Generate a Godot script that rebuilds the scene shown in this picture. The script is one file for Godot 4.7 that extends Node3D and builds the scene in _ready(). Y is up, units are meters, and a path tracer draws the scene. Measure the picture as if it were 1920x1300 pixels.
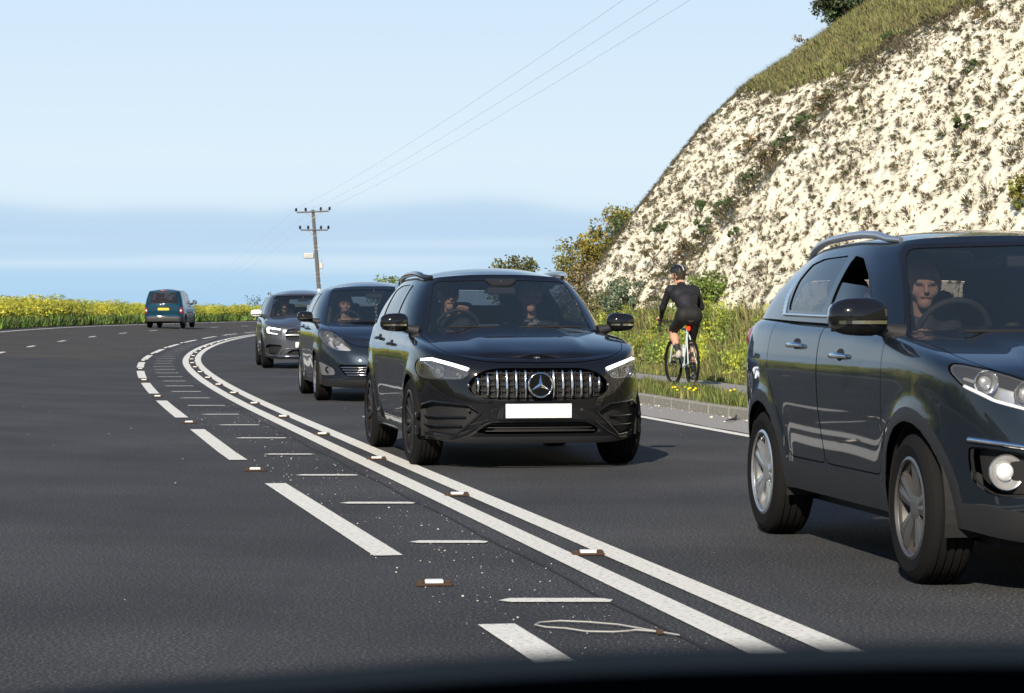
extends Node3D
# A chalk cutting beside a curving main road, oncoming cars and a cyclist. Metres, y up, the view runs along -z.

var M := {}
var taken := {}
var rng := RandomNumberGenerator.new()

# ------------------------------------------------------------------ mesh builder
class MB:
	var v := PackedVector3Array()
	var n := PackedVector3Array()
	var c := PackedColorArray()
	var uv := PackedVector2Array()
	var col := Color(1, 1, 1)
	var has_c := false
	var xf := Transform3D.IDENTITY
	func tri(a: Vector3, b: Vector3, d: Vector3, na: Vector3, nb: Vector3, nd: Vector3) -> void:
		a = xf * a; b = xf * b; d = xf * d
		na = (xf.basis * na).normalized(); nb = (xf.basis * nb).normalized(); nd = (xf.basis * nd).normalized()
		if (b - a).cross(d - a).dot(na + nb + nd) > 0.0:
			v.append(a); v.append(d); v.append(b); n.append(na); n.append(nd); n.append(nb)
		else:
			v.append(a); v.append(b); v.append(d); n.append(na); n.append(nb); n.append(nd)
		if has_c:
			c.append(col); c.append(col); c.append(col)
	func tri3c(a: Vector3, b: Vector3, d: Vector3, na: Vector3, nb: Vector3, nd: Vector3, ca: Color, cb: Color, cd: Color) -> void:
		has_c = true
		if (b - a).cross(d - a).dot(na + nb + nd) > 0.0:
			v.append(a); v.append(d); v.append(b); n.append(na); n.append(nd); n.append(nb); c.append(ca); c.append(cd); c.append(cb)
		else:
			v.append(a); v.append(b); v.append(d); n.append(na); n.append(nb); n.append(nd); c.append(ca); c.append(cb); c.append(cd)
	# corners anticlockwise seen from outside
	func quad(a: Vector3, b: Vector3, d: Vector3, e: Vector3) -> void:
		var q := (d - a).cross(e - b).normalized()
		tri(a, b, d, q, q, q); tri(a, d, e, q, q, q)
	func squad(a: Vector3, b: Vector3, d: Vector3, e: Vector3, na: Vector3, nb: Vector3, nd: Vector3, ne: Vector3) -> void:
		tri(a, b, d, na, nb, nd); tri(a, d, e, na, nd, ne)
	func ftri(a: Vector3, b: Vector3, d: Vector3) -> void:
		var q := (b - a).cross(d - a).normalized()
		tri(a, b, d, q, q, q)
	func box(p: Vector3, s: Vector3) -> void:
		var h := s * 0.5
		for k in 6:
			var ax := k >> 1
			var nn := Vector3.ZERO; nn[ax] = 1.0 if k & 1 else -1.0
			var t := Vector3.ZERO; t[(ax + 1) % 3] = h[(ax + 1) % 3]
			var w := Vector3.ZERO; w[(ax + 2) % 3] = h[(ax + 2) % 3]
			var o := p + nn * h[ax]
			tri(o - t - w, o + t - w, o + t + w, nn, nn, nn); tri(o - t - w, o + t + w, o - t + w, nn, nn, nn)
	# box with rounded edges
	func rbox(p: Vector3, s: Vector3, r: float) -> void:
		var h := s * 0.5
		r = min(r, min(h.x, min(h.y, h.z)) * 0.99)
		for k in 6:
			var ax := k >> 1
			var a1 := (ax + 1) % 3
			var a2 := (ax + 2) % 3
			var sg := 1.0 if k & 1 else -1.0
			var u1 := [-h[a1], -h[a1] + 0.35 * r, -h[a1] + r, h[a1] - r, h[a1] - 0.35 * r, h[a1]]
			var u2 := [-h[a2], -h[a2] + 0.35 * r, -h[a2] + r, h[a2] - r, h[a2] - 0.35 * r, h[a2]]
			var ps := []
			var ns := []
			for i in 6:
				for j in 6:
					var q := Vector3.ZERO
					q[ax] = sg * h[ax]; q[a1] = u1[i]; q[a2] = u2[j]
					var core := Vector3(clampf(q.x, -h.x + r, h.x - r), clampf(q.y, -h.y + r, h.y - r), clampf(q.z, -h.z + r, h.z - r))
					var dd := (q - core).normalized()
					ps.append(p + core + dd * r); ns.append(dd)
			for i in 5:
				for j in 5:
					var a := i * 6 + j
					squad(ps[a], ps[a + 6], ps[a + 7], ps[a + 1], ns[a], ns[a + 6], ns[a + 7], ns[a + 1])
	func tube(pts: Array, radii, sides := 8, caps := true) -> void:
		var m := pts.size()
		var prev := []
		var up := Vector3.UP
		for i in m:
			var t: Vector3 = (pts[mini(i + 1, m - 1)] - pts[maxi(i - 1, 0)]).normalized()
			if i == 0 and absf(t.dot(up)) > 0.9: up = Vector3.RIGHT
			var s1 := up.cross(t).normalized()
			up = t.cross(s1).normalized()
			var r: float = radii if (radii is float or radii is int) else radii[i]
			var ring := []
			for k in sides:
				var an := TAU * k / sides
				var dd := s1 * cos(an) + up * sin(an)
				ring.append([pts[i] + dd * r, dd])
			if i > 0:
				for k in sides:
					var k2 := (k + 1) % sides
					squad(prev[k][0], prev[k2][0], ring[k2][0], ring[k][0], prev[k][1], prev[k2][1], ring[k2][1], ring[k][1])
			if caps and (i == 0 or i == m - 1):
				var o := -t if i == 0 else t
				for k in sides:
					tri(pts[i], ring[k][0], ring[(k + 1) % sides][0], o, o, o)
			prev = ring
	# profile of [radius, along] turned about the axis through o
	func lathe(o: Vector3, axis: Vector3, prof: Array, sides := 24) -> void:
		axis = axis.normalized()
		var s1 := axis.cross(Vector3.UP if absf(axis.y) < 0.9 else Vector3.RIGHT).normalized()
		var s2 := axis.cross(s1)
		for i in prof.size() - 1:
			var r0: float = prof[i][0]; var y0: float = prof[i][1]
			var r1: float = prof[i + 1][0]; var y1: float = prof[i + 1][1]
			if absf(r0 - r1) + absf(y0 - y1) < 1e-6: continue
			var nr := -(y1 - y0); var na := r1 - r0
			var ln := sqrt(nr * nr + na * na)
			nr /= ln; na /= ln
			for k in sides:
				var a0 := TAU * k / sides; var a1 := TAU * (k + 1) / sides
				var d0 := s1 * cos(a0) + s2 * sin(a0); var d1 := s1 * cos(a1) + s2 * sin(a1)
				var n0 := -(d0 * nr + axis * na); var n1 := -(d1 * nr + axis * na)
				var p00 := o + d0 * r0 + axis * y0; var p10 := o + d1 * r0 + axis * y0
				var p01 := o + d0 * r1 + axis * y1; var p11 := o + d1 * r1 + axis * y1
				if r0 > 1e-5: tri(p00, p10, p11, n0, n1, n1)
				if r1 > 1e-5: tri(p00, p11, p01, n0, n1, n0)
	func ball(o: Vector3, r: Vector3, sides := 12, rows := 8) -> void:
		for j in rows:
			for k in sides:
				var q := []
				for e in [[j, k], [j, k + 1], [j + 1, k + 1], [j + 1, k]]:
					var th: float = PI * e[0] / rows
					var ph: float = TAU * e[1] / sides
					q.append(Vector3(sin(th) * cos(ph), cos(th), sin(th) * sin(ph)))
				var nn := []
				for e in q: nn.append((e / r).normalized())
				squad(o + q[0] * r, o + q[1] * r, o + q[2] * r, o + q[3] * r, nn[0], nn[1], nn[2], nn[3])
	# flat outline in the xy plane pushed from z0 to z1
	func prism(poly: PackedVector2Array, z0: float, z1: float) -> void:
		var idx := Geometry2D.triangulate_polygon(poly)
		for i in range(0, idx.size(), 3):
			for e in [[z0, Vector3(0, 0, -1)], [z1, Vector3(0, 0, 1)]]:
				var z: float = e[0]
				tri(Vector3(poly[idx[i]].x, poly[idx[i]].y, z), Vector3(poly[idx[i + 1]].x, poly[idx[i + 1]].y, z), Vector3(poly[idx[i + 2]].x, poly[idx[i + 2]].y, z), e[1], e[1], e[1])
		var cc := not Geometry2D.is_polygon_clockwise(poly)
		for i in poly.size():
			var a := poly[i]; var b := poly[(i + 1) % poly.size()]
			var nn := Vector3(b.y - a.y, a.x - b.x, 0).normalized() * (1.0 if cc else -1.0)
			squad(Vector3(a.x, a.y, z0), Vector3(b.x, b.y, z0), Vector3(b.x, b.y, z1), Vector3(a.x, a.y, z1), nn, nn, nn, nn)
	func mesh() -> ArrayMesh:
		var arr := []
		arr.resize(Mesh.ARRAY_MAX)
		arr[Mesh.ARRAY_VERTEX] = v
		arr[Mesh.ARRAY_NORMAL] = n
		if has_c and c.size() == v.size(): arr[Mesh.ARRAY_COLOR] = c
		if uv.size() == v.size(): arr[Mesh.ARRAY_TEX_UV] = uv
		var m := ArrayMesh.new()
		m.add_surface_from_arrays(Mesh.PRIMITIVE_TRIANGLES, arr)
		return m

# ------------------------------------------------------------------ nodes
func numbered(called: String) -> String:
	if not taken.has(called):
		taken[called] = 0
		return called
	taken[called] += 1
	return "%s_%03d" % [called, taken[called]]

func thing(called: String, label: String, category: String, at := Vector3.ZERO, turn := 0.0, group := "") -> Node3D:
	var o := Node3D.new()
	o.name = numbered(called)
	add_child(o)
	o.position = at
	o.rotation.y = turn
	tag(o, label, category, group)
	return o

func tag(o: Node, label: String, category: String, group := "") -> void:
	o.set_meta("label", label)
	o.set_meta("category", category)
	if group != "": o.set_meta("group", group)

func struct(called: String) -> Node3D:
	var o := Node3D.new()
	o.name = numbered(called)
	add_child(o)
	o.set_meta("kind", "structure")
	return o

func part(called: String, what, m: Material, parent: Node) -> MeshInstance3D:
	var o := MeshInstance3D.new()
	o.mesh = what.mesh() if what is MB else what
	o.material_override = m
	o.name = numbered(called) if parent == self else called
	parent.add_child(o, true)
	return o

func scatter(called: String, mesh: Mesh, m: Material, xs: Array, cols: Array, parent: Node) -> MultiMeshInstance3D:
	var mm := MultiMesh.new()
	mm.transform_format = MultiMesh.TRANSFORM_3D
	mm.use_colors = true
	mm.mesh = mesh
	mm.instance_count = xs.size()
	for i in xs.size():
		mm.set_instance_transform(i, xs[i])
		mm.set_instance_color(i, cols[i])
	var o := MultiMeshInstance3D.new()
	o.multimesh = mm
	o.material_override = m
	o.name = numbered(called) if parent == self else called
	parent.add_child(o, true)
	o.set_meta("kind", "stuff")
	return o

# ------------------------------------------------------------------ materials (colours are linear base colours)
func lin(r: float, g: float, b: float) -> Color:
	return Color(r, g, b).linear_to_srgb()

func mk(called: String, col: Color, rough: float, metal := 0.0) -> StandardMaterial3D:
	var m := StandardMaterial3D.new()
	m.resource_name = called
	m.albedo_color = col
	m.roughness = rough
	m.metallic = metal
	M[called] = m
	return m

func paint(called: String, col: Color, metal := 0.3, rough := 0.38) -> StandardMaterial3D:
	var m := mk(called, col, rough, metal)
	m.clearcoat_enabled = true
	m.clearcoat = 1.0
	m.clearcoat_roughness = 0.03
	m.metallic_specular = 0.1
	return m

func pane(called: String, col: Color, alpha: float) -> StandardMaterial3D:
	var m := mk(called, Color(col.r, col.g, col.b, alpha), 0.02)
	m.transparency = BaseMaterial3D.TRANSPARENCY_ALPHA
	return m

func noise_tex(freq: float, oct: int, lo: Color, hi: Color, sd := 1, size := 512, mid = null) -> NoiseTexture2D:
	var f := FastNoiseLite.new()
	f.seed = sd
	f.noise_type = FastNoiseLite.TYPE_SIMPLEX_SMOOTH
	f.frequency = freq
	f.fractal_octaves = oct
	var t := NoiseTexture2D.new()
	t.width = size; t.height = size
	t.seamless = true
	t.noise = f
	var g := Gradient.new()
	g.set_color(0, lo); g.set_color(1, hi)
	if mid != null: g.add_point(mid[0], mid[1])
	t.color_ramp = g
	return t

func leafy(called: String, rough := 0.6) -> StandardMaterial3D:
	var m := mk(called, Color(1, 1, 1), rough)
	m.vertex_color_use_as_albedo = true
	m.cull_mode = BaseMaterial3D.CULL_DISABLED
	m.backlight_enabled = true
	m.backlight = Color(0.5, 0.5, 0.5)
	return m

# smooth curve through a table of [x, y], x rising
static func cr(tab: Array, x: float) -> float:
	var m := tab.size()
	if x <= tab[0][0]: return tab[0][1]
	if x >= tab[m - 1][0]: return tab[m - 1][1]
	var i := 0
	while x > tab[i + 1][0]: i += 1
	var x0: float = tab[i][0]; var x1: float = tab[i + 1][0]
	var y0: float = tab[i][1]; var y1: float = tab[i + 1][1]
	var h := x1 - x0
	var s := (y1 - y0) / h
	var m0 := s; var m1 := s
	if i > 0:
		var sp: float = (y0 - tab[i - 1][1]) / (x0 - tab[i - 1][0])
		m0 = 0.0 if sp * s <= 0.0 else 2.0 * sp * s / (sp + s)
	if i < m - 2:
		var sn: float = (tab[i + 2][1] - y1) / (tab[i + 2][0] - x1)
		m1 = 0.0 if sn * s <= 0.0 else 2.0 * sn * s / (sn + s)
	var t := (x - x0) / h
	var t2 := t * t; var t3 := t2 * t
	return y0 * (2 * t3 - 3 * t2 + 1) + m0 * h * (t3 - 2 * t2 + t) + y1 * (3 * t2 - 2 * t3) + m1 * h * (t3 - t2)

# polygon with its corners rounded
func rounded(pts: Array, r := 0.03) -> PackedVector2Array:
	var out := PackedVector2Array()
	var m := pts.size()
	for i in m:
		var p := Vector2(pts[i][0], pts[i][1])
		var a := Vector2(pts[(i + m - 1) % m][0], pts[(i + m - 1) % m][1])
		var b := Vector2(pts[(i + 1) % m][0], pts[(i + 1) % m][1])
		var ra := minf(r, a.distance_to(p) * 0.45)
		var rb := minf(r, b.distance_to(p) * 0.45)
		var pa := p + (a - p).normalized() * ra
		var pb := p + (b - p).normalized() * rb
		for k in 4:
			var t := k / 3.0
			out.append(pa.lerp(p, t).lerp(p.lerp(pb, t), t))
	return out

func circle(cx: float, cy: float, r: float, m := 28) -> PackedVector2Array:
	var out := PackedVector2Array()
	for k in m: out.append(Vector2(cx + r * cos(TAU * k / m), cy + r * sin(TAU * k / m)))
	return out

# ------------------------------------------------------------------ the road's own coordinates: v metres along the left of the two white lines, u metres to its right
const TH0 := -0.1825
const V1 := 30.5
const R1 := 620.0
const V2 := 55.5
const R2 := 380.0

func heading(v: float) -> float:
	if v < V1: return TH0
	if v < V2: return TH0 + (v - V1) / R1
	return TH0 + (V2 - V1) / R1 + (v - V2) / R2

func arc(p: Vector2, th: float, r: float, s: float) -> Vector2:
	# p.x right, p.y away
	return p + Vector2(r * (cos(th) - cos(th + s / r)), r * (sin(th + s / r) - sin(th)))

func ref(v: float) -> Vector2:
	var p := Vector2(2.645, 0)
	p += Vector2(sin(TH0), cos(TH0)) * minf(v, V1)
	if v > V1: p = arc(p, TH0, R1, minf(v, V2) - V1)
	if v > V2: p = arc(p, heading(V2), R2, v - V2)
	return p

func rise(v: float) -> float:
	return 0.17 * smoothstep(60.0, 118.0, v)

func road_h(v: float, u: float) -> float:
	return rise(v) + 0.035 * maxf(0.0, -1.05 - u)

func at(v: float, u: float, h := 0.0) -> Vector3:
	var p := ref(v)
	var th := heading(v)
	return Vector3(p.x + u * cos(th), road_h(v, u) + h, -p.y + u * sin(th))

func place(v: float, u: float, y: float) -> Vector3:
	var q := at(v, u)
	return Vector3(q.x, y, q.z)

func _ready() -> void:
	rng.seed = 7
	# camera
	var cam := Camera3D.new()
	cam.name = "camera"
	add_child(cam)
	var ca := CameraAttributesPhysical.new()
	ca.frustum_focal_length = 85.0
	ca.frustum_focus_distance = 22.0
	ca.exposure_aperture = 13.0
	cam.attributes = ca
	cam.near = 0.05
	cam.far = 9000.0
	cam.position = Vector3(0, 1.26, 0)
	cam.rotation.x = -atan(72.0 / 4800.0)
	cam.fov = rad_to_deg(2.0 * atan(650.0 / 4800.0))
	cam.current = true
	# sky, sun, exposure
	var we := WorldEnvironment.new()
	we.name = "world_environment"
	var env := Environment.new()
	env.background_mode = Environment.BG_SKY
	env.sky = make_sky()
	env.background_energy_multiplier = 0.72
	env.tonemap_mode = Environment.TONE_MAPPER_LINEAR
	env.tonemap_exposure = 1.39
	env.sdfgi_enabled = true
	env.ssao_enabled = true
	env.ssil_enabled = true
	we.environment = env
	add_child(we)
	var sun := DirectionalLight3D.new()
	sun.name = "sun"
	add_child(sun)
	sun.light_energy = 1.6
	sun.light_angular_distance = 0.5
	sun.light_color = Color(1.0, 0.95, 0.87)
	sun.shadow_enabled = true
	# light runs away from the viewer, a little to the right, down at about 30 degrees
	sun.look_at_from_position(Vector3.ZERO, Vector3(0.41, -1.0, -1.65), Vector3.UP)
	materials()
	setting()
	vehicles()
	people()
	details()

func make_sky() -> Sky:
	# clear evening-side sky with a thin bright veil above a bank of bluer air low over the sea
	var w := 1024; var h := 2048
	var img := Image.create(w, h, false, Image.FORMAT_RGB8)
	var tab := [[-90.0, Color(0.42, 0.48, 0.55)], [-1.0, Color(0.55, 0.66, 0.76)], [0.0, Color(0.68, 0.83, 0.95)], [0.6, Color(0.71, 0.845, 0.952)], [1.2, Color(0.75, 0.865, 0.955)], [1.7, Color(0.745, 0.85, 0.95)], [2.0, Color(0.755, 0.86, 0.95)], [2.16, Color(0.77, 0.87, 0.952)],
		[2.36, Color(0.84, 0.92, 0.98)], [2.6, Color(0.865, 0.938, 0.988)], [3.4, Color(0.872, 0.942, 0.992)], [5.0, Color(0.85, 0.928, 0.99)], [7.2, Color(0.82, 0.91, 0.988)], [14.0, Color(0.64, 0.77, 0.91)], [35.0, Color(0.37, 0.51, 0.71)], [90.0, Color(0.22, 0.35, 0.56)]]
	var nz := FastNoiseLite.new()
	nz.seed = 3; nz.frequency = 1.0; nz.fractal_octaves = 3
	for y in h:
		var el := 90.0 - (y + 0.5) * 180.0 / h
		var fine := el > -0.5 and el < 12.0
		if not fine:
			img.fill_rect(Rect2i(0, y, w, 1), sky_at(tab, el))
			continue
		for x in w:
			var an := TAU * x / w
			var p := Vector3(cos(an) * 7.0, el * 1.6, sin(an) * 7.0)
			var wob := nz.get_noise_3d(p.x * 0.9, 0.0, p.z * 0.9) * 0.34
			var streak := nz.get_noise_3d(p.x * 0.35, el * 2.4, p.z * 0.35)
			var c := sky_at(tab, el + wob * smoothstep(0.8, 2.2, el) * smoothstep(4.0, 2.4, el))
			var veil := maxf(0.0, streak + 0.02) * 0.75 * smoothstep(0.2, 1.0, el) * smoothstep(2.3, 1.6, el)
			c = c.lerp(Color(0.86, 0.93, 0.98), clampf(veil * 2.0, 0, 0.6))
			img.set_pixel(x, y, c)
	var pm := PanoramaSkyMaterial.new()
	pm.panorama = ImageTexture.create_from_image(img)
	var s := Sky.new()
	s.sky_material = pm
	return s

func sky_at(tab: Array, el: float) -> Color:
	var i := 0
	while i < tab.size() - 2 and el > tab[i + 1][0]: i += 1
	return tab[i][1].lerp(tab[i + 1][1], clampf((el - tab[i][0]) / (tab[i + 1][0] - tab[i][0]), 0, 1))

func materials() -> void:
	paint("paint_black", lin(0.006, 0.0065, 0.008), 0.0, 0.3)
	paint("paint_slate", lin(0.013, 0.019, 0.027), 0.4, 0.36)
	paint("paint_blue", lin(0.016, 0.022, 0.032), 0.4, 0.36)
	paint("paint_grey", lin(0.075, 0.08, 0.095), 0.5, 0.36)
	paint("paint_teal", lin(0.002, 0.028, 0.052), 0.1, 0.4)
	paint("gloss_black", lin(0.008, 0.008, 0.009), 0.0, 0.2)
	pane("glass", lin(0.018, 0.025, 0.028), 0.46)
	pane("dark_glass", lin(0.012, 0.014, 0.016), 0.72)
	pane("van_glass", lin(0.02, 0.016, 0.016), 0.85)
	pane("lamp_glass", lin(0.6, 0.62, 0.65), 0.06)
	mk("lamp_back", lin(0.035, 0.036, 0.04), 0.25, 0.6)
	mk("lamp_chrome", lin(0.75, 0.76, 0.78), 0.12, 1.0)
	mk("lamp_white", lin(0.75, 0.77, 0.8), 0.25, 0.1)
	mk("lamp_bright", lin(0.50, 0.50, 0.50), 0.28, 0.7)
	mk("lens", lin(0.10, 0.11, 0.12), 0.05, 0.2)
	mk("chrome", lin(0.78, 0.79, 0.8), 0.1, 1.0)
	mk("silver", lin(0.55, 0.56, 0.58), 0.3, 0.85)
	mk("mirror", lin(0.8, 0.8, 0.82), 0.03, 1.0)
	mk("trim", lin(0.012, 0.0125, 0.014), 0.6)
	mk("black", lin(0.006, 0.006, 0.007), 0.8)
	mk("black_metal", lin(0.03, 0.03, 0.032), 0.5, 0.6)
	mk("cabin", lin(0.016, 0.017, 0.019), 0.75)
	mk("tail_red", lin(0.30, 0.012, 0.015), 0.15)
	var ty := mk("tyre", lin(0.011, 0.011, 0.011), 0.85)
	ty.metallic_specular = 0.2
	mk("rim_dark", lin(0.045, 0.042, 0.042), 0.4, 0.7)
	mk("rim_grey", lin(0.16, 0.155, 0.15), 0.4, 0.75)
	mk("rim_silver", lin(0.55, 0.56, 0.57), 0.3, 0.85)
	mk("plate_white", lin(0.78, 0.78, 0.76), 0.4)
	mk("plate_yellow", lin(0.72, 0.48, 0.03), 0.45)
	var d := mk("drl", lin(0.8, 0.82, 0.85), 0.3)
	d.emission_enabled = true
	d.emission = Color(0.9, 0.94, 1.0)
	d.emission_energy_multiplier = 1.6
	more_materials()

func more_materials() -> void:
	var a := mk("asphalt", Color(1, 1, 1), 0.88)
	a.albedo_texture = noise_tex(0.11, 4, lin(0.020, 0.0205, 0.0215), lin(0.30, 0.305, 0.31), 5, 1024, [0.55, lin(0.054, 0.055, 0.058)])
	a.uv1_triplanar = true; a.uv1_world_triplanar = true; a.uv1_scale = Vector3(0.45, 0.45, 0.45)
	a.metallic_specular = 0.35
	a.heightmap_enabled = true
	a.heightmap_texture = noise_tex(0.16, 3, Color(0, 0, 0), Color(1, 1, 1), 9, 1024)
	a.heightmap_scale = 0.6
	a.detail_enabled = true
	a.detail_blend_mode = BaseMaterial3D.BLEND_MODE_MUL
	a.detail_uv_layer = BaseMaterial3D.DETAIL_UV_2
	a.detail_albedo = noise_tex(0.012, 4, Color(0.76, 0.76, 0.77), Color(1, 1, 1), 21, 512)
	a.uv2_triplanar = true; a.uv2_world_triplanar = true; a.uv2_scale = Vector3(0.06, 0.06, 0.06)
	var b := mk("old_asphalt", Color(1, 1, 1), 0.92)
	b.albedo_texture = noise_tex(0.09, 4, lin(0.17, 0.166, 0.157), lin(0.33, 0.32, 0.305), 6, 512)
	b.uv1_triplanar = true; b.uv1_world_triplanar = true; b.uv1_scale = Vector3(0.8, 0.8, 0.8)
	var p := mk("road_paint", Color(1, 1, 1), 0.7)
	p.albedo_texture = noise_tex(0.06, 4, lin(0.22, 0.215, 0.19), lin(0.76, 0.75, 0.69), 8, 512, [0.36, lin(0.64, 0.63, 0.57)])
	p.uv1_triplanar = true; p.uv1_world_triplanar = true; p.uv1_scale = Vector3(0.9, 0.9, 0.9)
	mk("tar", lin(0.012, 0.012, 0.012), 0.85)
	var k := mk("kerb_stone", Color(1, 1, 1), 0.9)
	k.albedo_texture = noise_tex(0.03, 5, lin(0.15, 0.14, 0.115), lin(0.36, 0.34, 0.29), 11, 512)
	k.uv1_triplanar = true; k.uv1_world_triplanar = true; k.uv1_scale = Vector3(1.2, 1.2, 1.2)
	var ch := mk("chalk", Color(1, 1, 1), 0.95)
	ch.vertex_color_use_as_albedo = true
	ch.albedo_texture = noise_tex(0.03, 5, lin(0.74, 0.69, 0.58), lin(0.98, 0.97, 0.93), 14, 1024, [0.45, lin(0.9, 0.87, 0.79)])
	ch.uv1_triplanar = true; ch.uv1_world_triplanar = true; ch.uv1_scale = Vector3(0.5, 0.5, 0.5)
	ch.heightmap_enabled = true
	ch.heightmap_texture = noise_tex(0.05, 5, Color(0, 0, 0), Color(1, 1, 1), 15, 1024)
	ch.heightmap_scale = 0.9
	var so := mk("turf_soil", Color(1, 1, 1), 0.95)
	so.albedo_texture = noise_tex(0.03, 5, lin(0.075, 0.065, 0.028), lin(0.15, 0.14, 0.05), 17, 512)
	so.uv1_triplanar = true; so.uv1_world_triplanar = true; so.uv1_scale = Vector3(0.5, 0.5, 0.5)
	var hi := mk("hillside", Color(1, 1, 1), 0.95)
	hi.albedo_texture = noise_tex(0.02, 5, lin(0.035, 0.05, 0.016), lin(0.09, 0.11, 0.035), 19, 512)
	hi.uv1_triplanar = true; hi.uv1_world_triplanar = true; hi.uv1_scale = Vector3(0.03, 0.03, 0.03)
	mk("sea", lin(0.06, 0.14, 0.22), 0.25)
	leafy("leaf")
	mk("bark", lin(0.09, 0.07, 0.05), 0.9)
	mk("pole_wood", lin(0.10, 0.095, 0.09), 0.9)
	mk("galvanised", lin(0.42, 0.43, 0.43), 0.5, 0.4)
	mk("insulator", lin(0.02, 0.014, 0.013), 0.25)
	mk("wire", lin(0.30, 0.32, 0.34), 0.6)
	mk("rust", lin(0.05, 0.028, 0.017), 0.9)
	mk("reflector", lin(0.72, 0.72, 0.68), 0.4)
	mk("chip", lin(0.62, 0.60, 0.54), 0.8)
	mk("twig", lin(0.02, 0.018, 0.015), 0.9)
	mk("strap", lin(0.36, 0.36, 0.34), 0.5)
	mk("petal", lin(0.90, 0.72, 0.015), 0.6)

# slope beside the road: s is metres to the right of the white line, the far end of the cutting bends away
var PROF := [[5.28, .12], [7.5, .14], [8.05, .3], [8.5, .8], [9.2, 1.95], [10.5, 3.75], [12.0, 5.6], [12.7, 6.25], [13.7, 6.92], [16.2, 8.62], [20, 11.0], [30, 13.4], [75, 17]]
var bump := FastNoiseLite.new()

func slope(v: float, s: float, lift := 0.0) -> Vector3:
	var o := 0.03 * pow(maxf(0.0, v - 57.0), 2.0) * smoothstep(7.5, 8.2, s)
	return place(v, s + minf(o, 60.0), cr(PROF, s) + rise(v) + lift)

func strip(mb: MB, v0: float, v1: float, dv: float, u0: float, u1: float, lift: float) -> void:
	var m := maxi(1, int(ceil((v1 - v0) / dv)))
	for i in m:
		var a := lerpf(v0, v1, i / float(m)); var b := lerpf(v0, v1, (i + 1) / float(m))
		mb.quad(at(a, u0, lift), at(a, u1, lift), at(b, u1, lift), at(b, u0, lift))

# the hatched strip narrows towards the viewer
func taper(v: float) -> float:
	return 0.178 * clampf((22.5 - v) / 12.0, 0.0, 1.4)

func setting() -> void:
	# sea far below, and the hills behind and beside the viewer
	var sea := struct("sea")
	var q := MB.new()
	q.quad(Vector3(-4000, -35, 4000), Vector3(4000, -35, 4000), Vector3(4000, -35, -6000), Vector3(-4000, -35, -6000))
	part("water", q, M.sea, sea)
	hills()
	road()
	right_side()
	left_side()
	chalk_face()
	trees()
	power_line()

func hills() -> void:
	var root := struct("hills")
	var mb := MB.new()
	var nz := FastNoiseLite.new()
	nz.seed = 12; nz.frequency = 0.9
	var rows := []
	for k in 49:
		var an := lerpf(-0.62 * PI, 1.62 * PI, k / 48.0)     # runs behind the viewer from left to right
		var d := Vector3(cos(an), 0, sin(an))
		var e := smoothstep(0.0, 6.0, float(k)) * smoothstep(48.0, 42.0, float(k))
		var top := (16.0 + 9.0 * nz.get_noise_2d(d.x * 2.0, d.z * 2.0) + 4.0 * nz.get_noise_2d(d.x * 7.0, d.z * 7.0)) * e
		rows.append([d * 70.0 + Vector3(0, -1.0 - 25.0 * (1.0 - e), 0), d * 110.0 + Vector3(0, top * 0.45, 0), d * 170.0 + Vector3(0, top, 0), d * 320.0 + Vector3(0, top * 1.25, 0)])
	for k in 48:
		# only behind: nothing of it stands in front of the viewer
		var mid: Vector3 = rows[k][1]
		if mid.z < 25.0: continue
		for j in 3:
			mb.quad(rows[k][j], rows[k][j + 1], rows[k + 1][j + 1], rows[k + 1][j])
	part("hillside", mb, M.hillside, root)

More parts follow.
